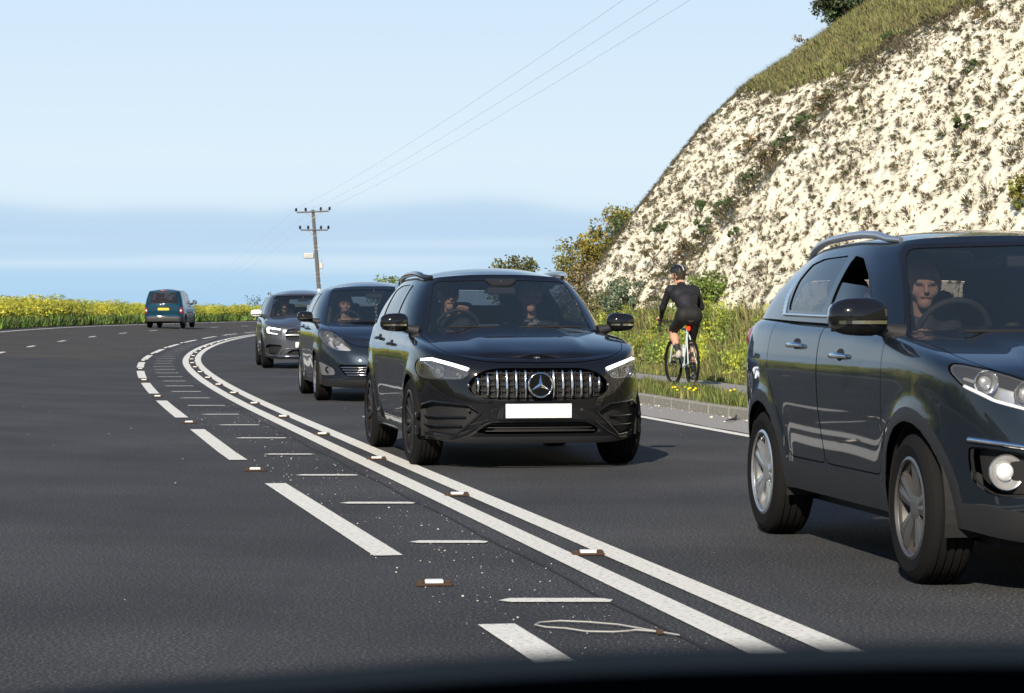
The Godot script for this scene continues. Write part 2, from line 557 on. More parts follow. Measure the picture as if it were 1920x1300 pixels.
func road() -> void:
	var r := struct("road")
	var mb := MB.new()
	for e in [[-9.3, -5.0], [-5.0, -1.05], [-1.05, 1.6], [1.6, 4.42]]: strip(mb, -70.0, 330.0, 2.0, e[0], e[1], 0.0)
	part("asphalt", mb, M.asphalt, r)
	var ol := MB.new()
	for e in [[-9.3, -5.0], [-5.0, -1.2]]: strip(ol, 61.0, 330.0, 2.0, e[0], e[1], 0.003)
	var om := (M.asphalt as StandardMaterial3D).duplicate() as StandardMaterial3D
	om.resource_name = "worn_asphalt"
	om.albedo_color = Color(1.0, 0.97, 0.93)
	om.albedo_texture = noise_tex(0.11, 4, lin(0.03, 0.028, 0.027), lin(0.32, 0.31, 0.29), 25, 512, [0.55, lin(0.072, 0.069, 0.066)])
	part("older_surface", ol, om, r)
	var mg := MB.new()
	var m := 600
	for i in m:
		var a := lerpf(-70.0, 330.0, i / float(m)); var b := lerpf(-70.0, 330.0, (i + 1) / float(m))
		mg.quad(at(a, 4.385 + 0.018 * sin(a * 5.1) + 0.012 * sin(a * 11.7), 0.002), at(a, 5.2, 0.012), at(b, 5.2, 0.012), at(b, 4.385 + 0.018 * sin(b * 5.1) + 0.012 * sin(b * 11.7), 0.002))
	part("road_margin", mg, M.old_asphalt, r)
	# the two unbroken lines and the edge lines
	for e in [[-0.07, 0.075], [0.215, 0.365], [4.18, 4.31], [-8.50, -8.36]]:
		var l := MB.new()
		strip(l, -70.0, 330.0, 1.5, e[0], e[1], 0.006)
		part("edge_line" if absf(e[0]) > 1.0 else "centre_line", l, M.road_paint, r)
	# long dashes left of the hatching
	for k in 24:
		var v := 13.35 + 8.33 * (k - 2)
		var l := MB.new()
		for q in 5:
			var va := v + 1.09 * q; var vb := va + 1.09
			l.quad(at(va, -1.075 + taper(va), 0.006), at(va, -0.925 + taper(va), 0.006), at(vb, -0.925 + taper(vb), 0.006), at(vb, -1.075 + taper(vb), 0.006))
		part("lane_dash", l, M.road_paint, r)
	# lane dividing dashes
	for k in 26:
		var v := 20.0 + 9.0 * k
		var l := MB.new()
		strip(l, v, v + 2.1, 1.1, -4.72, -4.60, 0.006)
		part("lane_divider", l, M.road_paint, r)
	# hatching bars: they lie square to the view, tapered at the ends
	for k in 44:
		var v := 8.45 + 2.80 * k
		var th := heading(v)
		var c := at(v, -0.50 + taper(v) * 0.45, 0.006)
		var ax := Vector3(cos(th * 0.1), 0, sin(th * 0.1)); var fw := Vector3(sin(th), 0, -cos(th)) * 0.075
		var l := MB.new()
		var hw := 0.235 + 0.02 * sin(k * 2.3)
		var pts := [c - ax * hw - fw * 0.2, c - ax * (hw - 0.05) - fw, c + ax * (hw - 0.03) - fw * 1.05, c + ax * hw + fw * 0.1, c + ax * (hw - 0.04) + fw * 0.9, c - ax * (hw - 0.07) + fw]
		for i in range(1, 5): l.ftri(pts[0], pts[i], pts[i + 1])
		part("hatch_bar", l, M.road_paint, r)
	# worn scuffs of old paint across the left lane
	mk("worn_paint", lin(0.17, 0.17, 0.175), 0.85)
	for e in [[15.35, -5.75, .5, .03], [15.42, -5.55, .3, .02], [15.15, -5.5, .22, .012], [15.0, -5.62, .3, .01], [14.1, -5.45, .16, .012]]:
		var sc := MB.new()
		var c := at(e[0], e[1], 0.004)
		var ring := []
		for q in 14:
			var an := TAU * q / 14.0
			ring.append(c + Vector3(cos(an) * e[2] * (0.8 + 0.25 * sin(q * 4.3)), 0, sin(an) * e[3] * 2.0 * (0.7 + 0.5 * sin(q * 7.1))))
		for q in 14: sc.ftri(c, ring[(q + 1) % 14], ring[q])
		part("paint_scuff", sc, M.worn_paint, r)
	var seam := MB.new()
	for i in 260:
		var a := 4.0 + i * 0.25; var b := a + 0.25
		seam.quad(at(a, -0.205 + 0.010 * sin(a * 2.1), 0.004), at(a, -0.185 + 0.010 * sin(a * 2.1) + 0.007 * sin(a * 9.0), 0.004), at(b, -0.185 + 0.010 * sin(b * 2.1) + 0.007 * sin(b * 9.0), 0.004), at(b, -0.205 + 0.010 * sin(b * 2.1), 0.004))
	part("tar_seam", seam, M.tar, r)

func right_side() -> void:
	# kerb of single stones
	var kerb := struct("kerb")
	var v := -30.0
	var i := 0
	while v < 150.0:
		var len := 0.905
		var mb := MB.new()
		var th := heading(v + len * 0.5)
		var c := at(v + len * 0.5, 5.215, 0.05)
		mb.xf = Transform3D(Basis(Vector3.UP, -th), c + Vector3(0, rng.randf_range(-0.004, 0.004), 0))
		mb.rbox(Vector3(0, 0, 0), Vector3(0.13, 0.16, len - 0.012), 0.022)
		part("kerb_stone", mb, M.kerb_stone, kerb)
		v += len
		i += 1
	var pv := struct("footpath")
	var mb := MB.new()
	strip(mb, -30, 150, 1.5, 6.35, 7.45, 0.137)
	part("path_surface", mb, M.old_asphalt, pv)
	var ve := struct("verge")
	mb = MB.new()
	strip(mb, -30, 200, 2.0, 5.27, 7.7, 0.118)
	for i2 in 130:
		var a := -30.0 + i2 * 1.5; var b := a + 1.5
		for e in [[7.6, 8.05], [8.05, 8.5], [8.5, 8.8]]: mb.quad(slope(a, e[0], -0.03), slope(a, e[1], -0.03), slope(b, e[1], -0.03), slope(b, e[0], -0.03))
	part("verge_soil", mb, M.turf_soil, ve)
	var tufts := [tuft(14, 0.5, 0.10, 0.007, 1), tuft(12, 0.6, 0.14, 0.009, 2)]
	# mown strip between kerb and path
	for k in 2:
		var xs := []; var cs := []
		for n in 4200:
			var vv := rng.randf_range(14.0, 70.0)
			var u := rng.randf_range(5.30, 6.40)
			if rng.randf() < smoothstep(5.5, 5.28, u) * 0.7: continue
			var sc := rng.randf_range(0.10, 0.22) * (1.0 + 0.4 * sin(vv * 2.2) * sin(u * 5.0))
			xs.append(upright(at(vv, u, 0.118), sc * 1.2, sc))
			cs.append(mixc([lin(0.10, 0.16, 0.03), lin(0.17, 0.20, 0.045), lin(0.26, 0.23, 0.09), lin(0.12, 0.17, 0.04)]))
		scatter("grass_tufts", tufts[k].mesh(), M.leaf, xs, cs, ve)
	# tall growth between path and chalk
	for k in 2:
		var xs := []; var cs := []
		for n in 11500:
			var vv := rng.randf_range(14.0, 72.0)
			var s := 7.48 + pow(rng.randf(), 0.9) * 1.2
			var low := smoothstep(7.45, 8.2, s)
			var sc := rng.randf_range(0.26, 0.52) * lerpf(0.4, 1.0, low)
			xs.append(upright(slope(vv, s), sc, sc * rng.randf_range(0.7, 1.3)))
			cs.append(mixc([lin(0.13, 0.19, 0.04), lin(0.22, 0.26, 0.06), lin(0.30, 0.29, 0.08), lin(0.10, 0.14, 0.035), lin(0.28, 0.23, 0.11), lin(0.20, 0.17, 0.08)]))
		scatter("tall_grass", tufts[k].mesh(), M.leaf, xs, cs, ve)
	var um := umbel_plant(31)
	var xs := []; var cs := []
	for n in 1050:
		var vv := rng.randf_range(18.0, 72.0)
		var s := rng.randf_range(7.8, 8.6)
		if sin(vv * 0.9) + sin(vv * 2.3 + 1.0) < -0.2: continue
		var sc := rng.randf_range(0.28, 0.58)
		xs.append(upright(slope(vv, s), sc, sc))
		cs.append(mixc([lin(0.42, 0.44, 0.05), lin(0.32, 0.38, 0.05), lin(0.20, 0.28, 0.05), lin(0.14, 0.21, 0.04)]))
	scatter("yellow_wildflowers", um.mesh(), M.leaf, xs, cs, ve)

func left_side() -> void:
	var ve := struct("left_verge")
	var us := [-9.28, -9.8, -11.0, -13.0, -16.0, -22.0, -60.0]
	var hs := [-0.03, 0.05, 0.16, 0.30, 0.0, -2.0, -34.0]
	var mb := MB.new()
	for i in 66:
		var a := -70.0 + i * 7.0; var b := a + 7.0
		for k in us.size() - 1:
			var base := road_h(a, -9.3); var base2 := road_h(b, -9.3)
			mb.quad(place(a, us[k + 1], base + hs[k + 1]), place(a, us[k], base + hs[k]), place(b, us[k], base2 + hs[k]), place(b, us[k + 1], base2 + hs[k + 1]))
	part("verge_soil", mb, M.turf_soil, ve)
	# plateau on the right-hand side beyond the cutting, and where the road runs out of sight
	mb = MB.new()
	for i in 40:
		var a := 60.0 + i * 7.0; var b := a + 7.0
		for e in [[7.6, 14.0, .14, -0.2], [14.0, 40.0, -0.2, -6.0], [40.0, 120.0, -6.0, -34.0]]:
			mb.quad(place(a, e[0], rise(a) + e[2]), place(a, e[1], rise(a) + e[3]), place(b, e[1], rise(b) + e[3]), place(b, e[0], rise(b) + e[2]))
	part("far_verge_soil", mb, M.turf_soil, ve)
	var tf := tuft(16, 0.5, 0.16, 0.016, 3)
	var xs := []; var cs := []
	for n in 5200:
		var vv := 60.0 + 180.0 * rng.randf()
		var u := -9.35 - 1.6 * rng.randf()
		var sc := rng.randf_range(0.4, 0.9)
		xs.append(upright(place(vv, u, road_h(vv, -9.3) + 0.03), sc * 1.5, sc))
		cs.append(mixc([lin(0.10, 0.19, 0.03), lin(0.14, 0.22, 0.03), lin(0.17, 0.2, 0.06)]))
	scatter("verge_grass", tf.mesh(), M.leaf, xs, cs, ve)
	for k in 2:
		var um := umbel_plant(40 + k)
		xs = []; cs = []
		for n in 2300:
			var vv := -50.0 + 300.0 * pow(rng.randf(), 0.8)
			var u := -10.6 - 3.6 * rng.randf()
			var near := smoothstep(170.0, 90.0, vv)
			var sc := rng.randf_range(0.75, 1.1) * lerpf(0.80, 1.18, near) * (1.0 + 0.10 * sin(vv * 0.43) + 0.07 * sin(vv * 1.3))
			xs.append(upright(place(vv, u, road_h(vv, -9.3) + 0.1), sc * 1.35, sc))
			cs.append(mixc([lin(0.52, 0.48, 0.05), lin(0.46, 0.44, 0.05), lin(0.38, 0.40, 0.05), lin(0.24, 0.31, 0.04)]))
		scatter("yellow_hedge_plants", um.mesh(), M.leaf, xs, cs, ve)
	# a few bare stems that stand above the rest
	var st := MB.new()
	for e in [[150.0, -11.5], [172.0, -12.0], [175.0, -11.0]]:
		var p := place(e[0], e[1], road_h(e[0], -9.3) + 0.3)
		for k in 7:
			var d := Vector3(rng.randf_range(-0.5, 0.5), 1.25, rng.randf_range(-0.3, 0.3))
			st.tube([p, p + d * 0.6, p + d * 1.0 + Vector3(rng.randf_range(-0.3, 0.3), 0, 0)], [0.014, 0.01, 0.006], 4)
			for j in 10: leaf_quad(st, p + d * rng.randf_range(0.6, 1.05) + rv(0.1), 0.07)
	var so := part("tall_weeds", st, M.hillside, ve)
	so.set_meta("kind", "stuff")

func rv(r: float) -> Vector3:
	return Vector3(rng.randf_range(-r, r), rng.randf_range(-r, r), rng.randf_range(-r, r))

func mixc(list: Array) -> Color:
	var a: Color = list[rng.randi() % list.size()]; var b: Color = list[rng.randi() % list.size()]
	var c := a.lerp(b, rng.randf()) * rng.randf_range(0.8, 1.2)
	return Color(c.r, c.g, c.b).srgb_to_linear()

func upright(p: Vector3, wide: float, tall: float, lean := 0.18) -> Transform3D:
	var b := Basis(Vector3.UP, rng.randf() * TAU) * Basis(Vector3.RIGHT, rng.randf_range(-lean, lean))
	return Transform3D(b.scaled_local(Vector3(wide, tall, wide)), p)

func leaf_quad(mb: MB, p: Vector3, r: float, up := 0.0) -> void:
	var a := rv(1.0).normalized()
	var n := (rv(1.0).normalized() + Vector3.UP * up).normalized()
	var t := a.cross(n).normalized() * r
	var w := n.cross(t).normalized() * r * 0.55
	mb.tri(p - t, p + w, p + t, n, n, n); mb.tri(p - t, p + t, p - w, n, n, n)

# a clump of blades, about 1 unit tall when scaled by its own height
func tuft(blades: int, h: float, spread: float, width: float, sd: int) -> MB:
	rng.seed = 100 + sd
	var mb := MB.new()
	for k in blades:
		var an := rng.randf() * TAU
		var d := Vector3(cos(an), 0, sin(an))
		var p := d * spread * rng.randf() * 1.4
		var tall := h * rng.randf_range(0.6, 1.25)
		var out := spread * rng.randf_range(0.4, 2.6)
		var sd2 := Vector3(-d.z, 0, d.x).rotated(Vector3.UP, rng.randf_range(-1, 1)) * width * 1.6
		var m := p + d * out * 0.35 + Vector3(0, tall * 0.6, 0)
		var e := p + d * out + Vector3(0, tall, 0)
		var n := (d + Vector3(0, 0.7, 0)).normalized()
		mb.tri(p - sd2, p + sd2, m + sd2 * 0.8, n, n, n); mb.tri(p - sd2, m + sd2 * 0.8, m - sd2 * 0.8, n, n, n)
		mb.tri(m - sd2 * 0.8, m + sd2 * 0.8, e, n, n, n)
	return mb

# tall plant with flat yellow-green flower heads, 1 m
func umbel_plant(sd: int) -> MB:
	rng.seed = 200 + sd
	var mb := MB.new()
	for k in 7:
		var an := rng.randf() * TAU
		var d := Vector3(cos(an), 0, sin(an))
		var top := d * rng.randf_range(0.03, 0.34) + Vector3(0, rng.randf_range(0.55, 1.02), 0)
		mb.tube([d * 0.03, top * Vector3(0.5, 0.6, 0.5), top], [0.012, 0.009, 0.006], 3, false)
		var r := rng.randf_range(0.05, 0.10)
		for j in 26:
			var b := rv(1.0); b.y *= 0.45
			leaf_quad(mb, top + b * r, 0.022, 0.8)
	for k in 46:
		var p := Vector3(rng.randf_range(-0.36, 0.36), pow(rng.randf(), 0.8) * 0.72 + 0.04, rng.randf_range(-0.36, 0.36))
		leaf_quad(mb, p, rng.randf_range(0.04, 0.08), 0.4)
	return mb

func chalk_face() -> void:
	bump.seed = 4; bump.frequency = 1.0; bump.fractal_octaves = 4; bump.noise_type = FastNoiseLite.TYPE_SIMPLEX_SMOOTH
	var root := struct("chalk_cutting")
	var rows := []
	var nrm := []
	var cols := []
	var dv := 0.085; var ds := 0.072
	var nv := int((78.0 - 11.0) / dv); var ns := int((13.6 - 7.9) / ds)
	for i in nv + 1:
		var v := 11.0 + i * dv
		var row := PackedVector3Array(); var crow := PackedColorArray()
		for j in ns + 1:
			var s := 7.9 + j * ds
			var p := slope(v, s)
			var th := heading(v)
			var out := Vector3(-cos(th) * 0.75, 0.65, -sin(th) * 0.75)
			var b := bump.get_noise_3d(p.x * 1.1, p.y * 1.1, p.z * 1.1) * 0.08 + absf(bump.get_noise_3d(p.x * 3.4, p.y * 3.4 + 9.0, p.z * 3.4)) * -0.018 + bump.get_noise_3d(p.x * 9.0, p.y * 9.0, p.z * 9.0) * 0.017
			var gully := exp(-pow((v - 47.4 - 1.1 * (10.5 - s)) / 0.8, 2.0)) * 0.22
			row.append(p + out * (b - gully) * smoothstep(7.9, 8.8, s))
			var st := bump.get_noise_3d(p.x * 0.7 + 40.0, p.y * 0.7, p.z * 0.7)
			var st2 := bump.get_noise_3d(p.x * 4.0 + 80.0, p.y * 4.0, p.z * 4.0)
			var c := Color(1.0, 0.94, 0.79).lerp(Color(0.62, 0.56, 0.44), clampf(st * 0.7 + st2 * 0.7 - 0.2, 0.0, 0.5))
			crow.append(c)
		rows.append(row); cols.append(crow)
	for i in nv + 1:
		var nr := PackedVector3Array()
		for j in ns + 1:
			var a: Vector3 = rows[mini(i + 1, nv)][j] - rows[maxi(i - 1, 0)][j]
			var b: Vector3 = rows[i][mini(j + 1, ns)] - rows[i][maxi(j - 1, 0)]
			var n := b.cross(a).normalized()
			if n.y < 0: n = -n
			nr.append(n)
		nrm.append(nr)
	var mb := MB.new()
	for i in nv:
		for j in ns:
			mb.tri3c(rows[i][j], rows[i + 1][j], rows[i + 1][j + 1], nrm[i][j], nrm[i + 1][j], nrm[i + 1][j + 1], cols[i][j], cols[i + 1][j], cols[i + 1][j + 1])
			mb.tri3c(rows[i][j], rows[i + 1][j + 1], rows[i][j + 1], nrm[i][j], nrm[i + 1][j + 1], nrm[i][j + 1], cols[i][j], cols[i + 1][j + 1], cols[i][j + 1])
	part("chalk_face", mb, M.chalk, root)
	# grassy top of the hill
	var top := MB.new()
	for i in 90:
		var a := -40.0 + i * 1.6; var b := a + 1.6
		for e in [[13.0, 14.0], [14.0, 15.2], [15.2, 17.0], [17.0, 20.0], [20.0, 26.0], [26.0, 40.0], [40.0, 70.0]]:
			top.quad(slope(a, e[0]), slope(b, e[0]), slope(b, e[1]), slope(a, e[1]))
	for i in 32:
		var a := -40.0 + i * 1.6; var b := a + 1.6
		for e in [[7.7, 9.0], [9.0, 11.0], [11.0, 13.0]]:
			top.quad(slope(a, e[0]), slope(b, e[0]), slope(b, e[1]), slope(a, e[1]))
	part("hill_turf", top, M.turf_soil, root)
	# tufts rooted in the chalk
	var kinds := [tuft(22, 0.55, 0.34, 0.030, 11), tuft(26, 0.38, 0.42, 0.028, 12), tuft(18, 0.7, 0.26, 0.026, 13)]
	for k in 3:
		var xs := []; var cs := []
		var n := 0
		while n < 23000:
			n += 1
			var v := rng.randf_range(13.0, 66.0)
			var s := rng.randf_range(8.4, 13.6)
			var p := slope(v, s)
			var d := bump.get_noise_3d(p.x * 0.55 + 11.0, p.y * 0.55, p.z * 0.55) + 0.6 * bump.get_noise_3d(p.x * 2.1, p.y * 2.1 + 30.0, p.z * 2.1)
			var dense := 0.34 + d * 0.42 + 0.55 * exp(-pow((v - 47.6 - 1.1 * (10.5 - s)) / 1.3, 2.0)) + 0.45 * smoothstep(56.5, 61.0, v) + 0.5 * smoothstep(12.5, 13.4, s)
			if rng.randf() > dense: continue
			var th := heading(v)
			var out := Vector3(-cos(th) * 0.75, 0.65, -sin(th) * 0.75)
			var up := (out * 0.75 + Vector3.UP * 0.6 + rv(0.25)).normalized()
			var sc := 0.035 + 0.13 * pow(rng.randf(), 3.0)
			var x := up.cross(Vector3.FORWARD).normalized()
			var z := x.cross(up)
			xs.append(Transform3D(Basis(x * sc, up * sc, z * sc) , p + out * 0.015))
			cs.append(mixc([lin(0.13, 0.115, 0.065), lin(0.16, 0.14, 0.08), lin(0.10, 0.11, 0.05), lin(0.18, 0.15, 0.085), lin(0.14, 0.105, 0.07)]))
		scatter("chalk_tufts", kinds[k].mesh(), M.leaf, xs, cs, root)
	# rounder dark clumps among the tufts
	rng.seed = 61
	var clump := MB.new()
	for k in 90:
		var d := rv(1.0).normalized() * pow(rng.randf(), 0.5)
		leaf_quad(clump, Vector3(d.x, absf(d.y) * 0.8, d.z), 0.22, 0.4)
	var xs2 := []; var cs2 := []
	for n in 1500:
		var v := rng.randf_range(24.0, 62.0)
		var s := rng.randf_range(8.6, 12.9)
		var sc := 0.03 + 0.065 * pow(rng.randf(), 2.0)
		if absf(v - 47.6 - 1.1 * (10.5 - s)) < 0.9: sc *= 1.6
		elif rng.randf() < 0.35: continue
		var w := sc * rng.randf_range(0.8, 1.4)
		xs2.append(Transform3D(Basis(Vector3.UP, rng.randf() * TAU).scaled(Vector3(w, sc, w)), slope(v, s, 0.0)))
		cs2.append(mixc([lin(0.085, 0.10, 0.045), lin(0.12, 0.11, 0.055), lin(0.07, 0.08, 0.04), lin(0.13, 0.10, 0.065), lin(0.11, 0.13, 0.05)]))
	scatter("chalk_clumps", clump.mesh(), M.leaf, xs2, cs2, root)
	# long dry grass above the chalk
	var gr := [tuft(14, 0.9, 0.20, 0.012, 21), tuft(14, 0.7, 0.30, 0.012, 22)]
	for k in 2:
		var xs := []; var cs := []
		for n in 12000:
			var v := rng.randf_range(30.0, 66.0)
			var s := 12.1 + 6.9 * pow(rng.randf(), 1.3)
			var edge := cr([[36.0, 13.0], [44.5, 12.9], [46.2, 12.45], [48.0, 12.05], [50.0, 12.0], [54.0, 12.3], [58.0, 12.75], [62.0, 12.9]], v) + 0.2 * bump.get_noise_2d(v * 0.8, 3.0) + 0.16 * bump.get_noise_2d(v * 3.0, 7.0)
			if s < edge: continue
			var sc := rng.randf_range(0.20, 0.34)
			xs.append(upright(slope(v, s, -0.02), sc, sc * 0.6, 0.4))
			cs.append(mixc([lin(0.21, 0.22, 0.07), lin(0.25, 0.24, 0.09), lin(0.18, 0.21, 0.06), lin(0.22, 0.18, 0.09)]))
		scatter("hill_grass", gr[k].mesh(), M.leaf, xs, cs, root)

# bush or small tree: trunk with limbs, crown of leaf clumps
func bush(called: String, label: String, cat: String, p: Vector3, size: Vector3, leaves: int, leaf: float, cols: Array, sd: int, group := "", trunk := 0.25) -> Node3D:
	rng.seed = 900 + sd
	var o := thing(called, label, cat, p, 0.0, group)
	var tr := MB.new()
	var crown := MB.new()
	crown.has_c = true
	var clumps := []
	var m := maxi(6, int(leaves / 45.0))
	for k in m:
		var d := rv(1.0)
		while d.length() > 1.0: d = rv(1.0)
		d = d.normalized() * pow(d.length(), 0.5)
		var c := Vector3(d.x * size.x * 0.5, size.y * (trunk + (1.0 - trunk) * 0.5 * (1.0 + d.y)) , d.z * size.z * 0.5)
		c += rv(0.12 * size.y)
		clumps.append(c)
		if k % 3 == 0:
			tr.tube([Vector3(rng.randf_range(-0.05, 0.05), -0.1, 0), Vector3(c.x * 0.35, c.y * 0.5, c.z * 0.35), c], [0.02 + 0.02 * size.y, 0.012 + 0.006 * size.y, 0.006], 5, false)
	for c in clumps:
		var base := mixc(cols)
		var r := rng.randf_range(0.10, 0.22) * (size.x + size.y) * 0.5
		for j in 45:
			var d := rv(1.0).normalized() * pow(rng.randf(), 0.45)
			crown.col = base * rng.randf_range(0.75, 1.25)
			leaf_quad(crown, c + d * r * Vector3(1, 0.8, 1), leaf * rng.randf_range(0.7, 1.3), 0.3)
	part("trunk", tr, M.bark, o)
	part("crown", crown, M.leaf, o)
	return o

func trees() -> void:
	var gorse := [lin(0.20, 0.18, 0.025), lin(0.30, 0.25, 0.03), lin(0.12, 0.13, 0.03), lin(0.20, 0.15, 0.04)]
	var dark := [lin(0.055, 0.10, 0.03), lin(0.08, 0.12, 0.045), lin(0.07, 0.09, 0.04)]
	var brown := [lin(0.20, 0.15, 0.07), lin(0.15, 0.13, 0.06), lin(0.22, 0.16, 0.09)]
	# bushes past the end of the chalk (pixel columns 1045 to 1190 of the photograph's view are read as these places)
	bush("gorse_bush", "olive yellow gorse bush past the end of the chalk face", "bush", Vector3(1.9, 1.5, -64.0), Vector3(1.5, 1.5, 1.6), 4200, 0.045, gorse, 1, "gorse beyond the chalk", 0.1)
	bush("gorse_bush", "taller olive gorse bush leaning up against the far edge of the chalk", "bush", Vector3(2.75, 2.2, -64.5), Vector3(1.5, 1.5, 1.6), 3600, 0.045, gorse, 2, "gorse beyond the chalk", 0.05)
	bush("bramble_bush", "brown green bramble thicket at the foot of the gorse bushes", "bush", Vector3(2.2, 0.4, -63.0), Vector3(2.2, 2.0, 1.5), 5200, 0.045, brown, 3, "", 0.1)
	bush("round_bush", "small dark green round bush on the shoulder of the chalk beside the gorse", "bush", slope(60.2, 9.9, -0.1), Vector3(0.55, 0.55, 0.55), 1500, 0.03, dark, 4, "", 0.05)
	bush("far_tree", "small olive tree showing above the roof of the black SUV with grille bars", "tree", Vector3(0.2, 0.3, -150.0), Vector3(2.7, 3.65, 2.6), 4200, 0.10, [lin(0.12, 0.13, 0.04), lin(0.16, 0.15, 0.05), lin(0.09, 0.10, 0.035)], 5, "", 0.35)
	bush("far_tree", "small green tree showing between the people carrier roof and the black SUV", "tree", Vector3(-8.0, 0.3, -170.0), Vector3(2.4, 2.85, 2.4), 3600, 0.10, [lin(0.10, 0.16, 0.03), lin(0.14, 0.18, 0.04)], 6, "", 0.35)
	bush("hilltop_tree", "dark green hawthorn tree on the skyline of the grassy hilltop", "tree", slope(61.0, 15.6, -0.25), Vector3(1.5, 1.35, 1.4), 6500, 0.05, dark, 7, "", 0.1)
	bush("bare_bush", "thin wispy bush standing alone on the hill skyline", "bush", slope(61.5, 14.2, -0.1), Vector3(0.7, 0.7, 0.5), 260, 0.03, brown, 8, "", 0.3)
	bush("verge_bush", "grey green bush at the foot of the chalk behind the cyclist", "bush", slope(51.0, 8.75, -0.1), Vector3(1.1, 0.75, 0.9), 3000, 0.03, [lin(0.10, 0.15, 0.09), lin(0.13, 0.17, 0.09), lin(0.07, 0.11, 0.06)], 9, "", 0.05)
	bush("verge_bush", "bright green ivy mound climbing the chalk beside the cyclist", "bush", slope(44.2, 8.75, -0.25), Vector3(1.2, 0.85, 0.9), 4200, 0.035, [lin(0.13, 0.20, 0.03), lin(0.19, 0.25, 0.05), lin(0.10, 0.15, 0.03)], 10, "", 0.02)
	bush("verge_bush", "brown bramble mound at the foot of the chalk beyond the grey green bush", "bush", slope(54.5, 8.6, -0.2), Vector3(1.6, 0.9, 1.0), 3000, 0.035, [lin(0.12, 0.11, 0.05), lin(0.15, 0.15, 0.05), lin(0.09, 0.09, 0.04)], 11, "", 0.02)
	bush("verge_bush", "yellow green bush on the chalk above the slate grey SUV", "bush", slope(31.0, 9.75, -0.25), Vector3(0.6, 0.5, 0.7), 1500, 0.03, [lin(0.16, 0.18, 0.03), lin(0.22, 0.2, 0.05)], 12, "", 0.02)
	# small dark shrubs down the gully in the chalk
	var k := 0
	for e in [[46.3, 11.45, .42], [46.6, 11.15, .45], [46.9, 10.9, .4], [47.2, 10.65, .45], [47.5, 10.4, .4], [47.7, 10.75, .36], [50.2, 11.0, .5], [48.0, 10.0, .45], [48.4, 9.7, .45], [48.9, 9.4, .5], [50.4, 10.1, .36], [52.8, 9.8, .4], [51.6, 9.4, .45], [45.4, 9.6, .32], [46.0, 12.6, .3], [40.0, 12.3, .28], [38.0, 11.4, .28], [36.0, 10.6, .3]]:
		bush("chalk_shrub", "small dark green shrub rooted in the white chalk slope", "shrub", slope(e[0], e[1], -0.05), Vector3(e[2], e[2] * 0.75, e[2]), 500, 0.026, dark if k % 3 else brown, 20 + k, "shrubs on the chalk slope", 0.05)
		k += 1

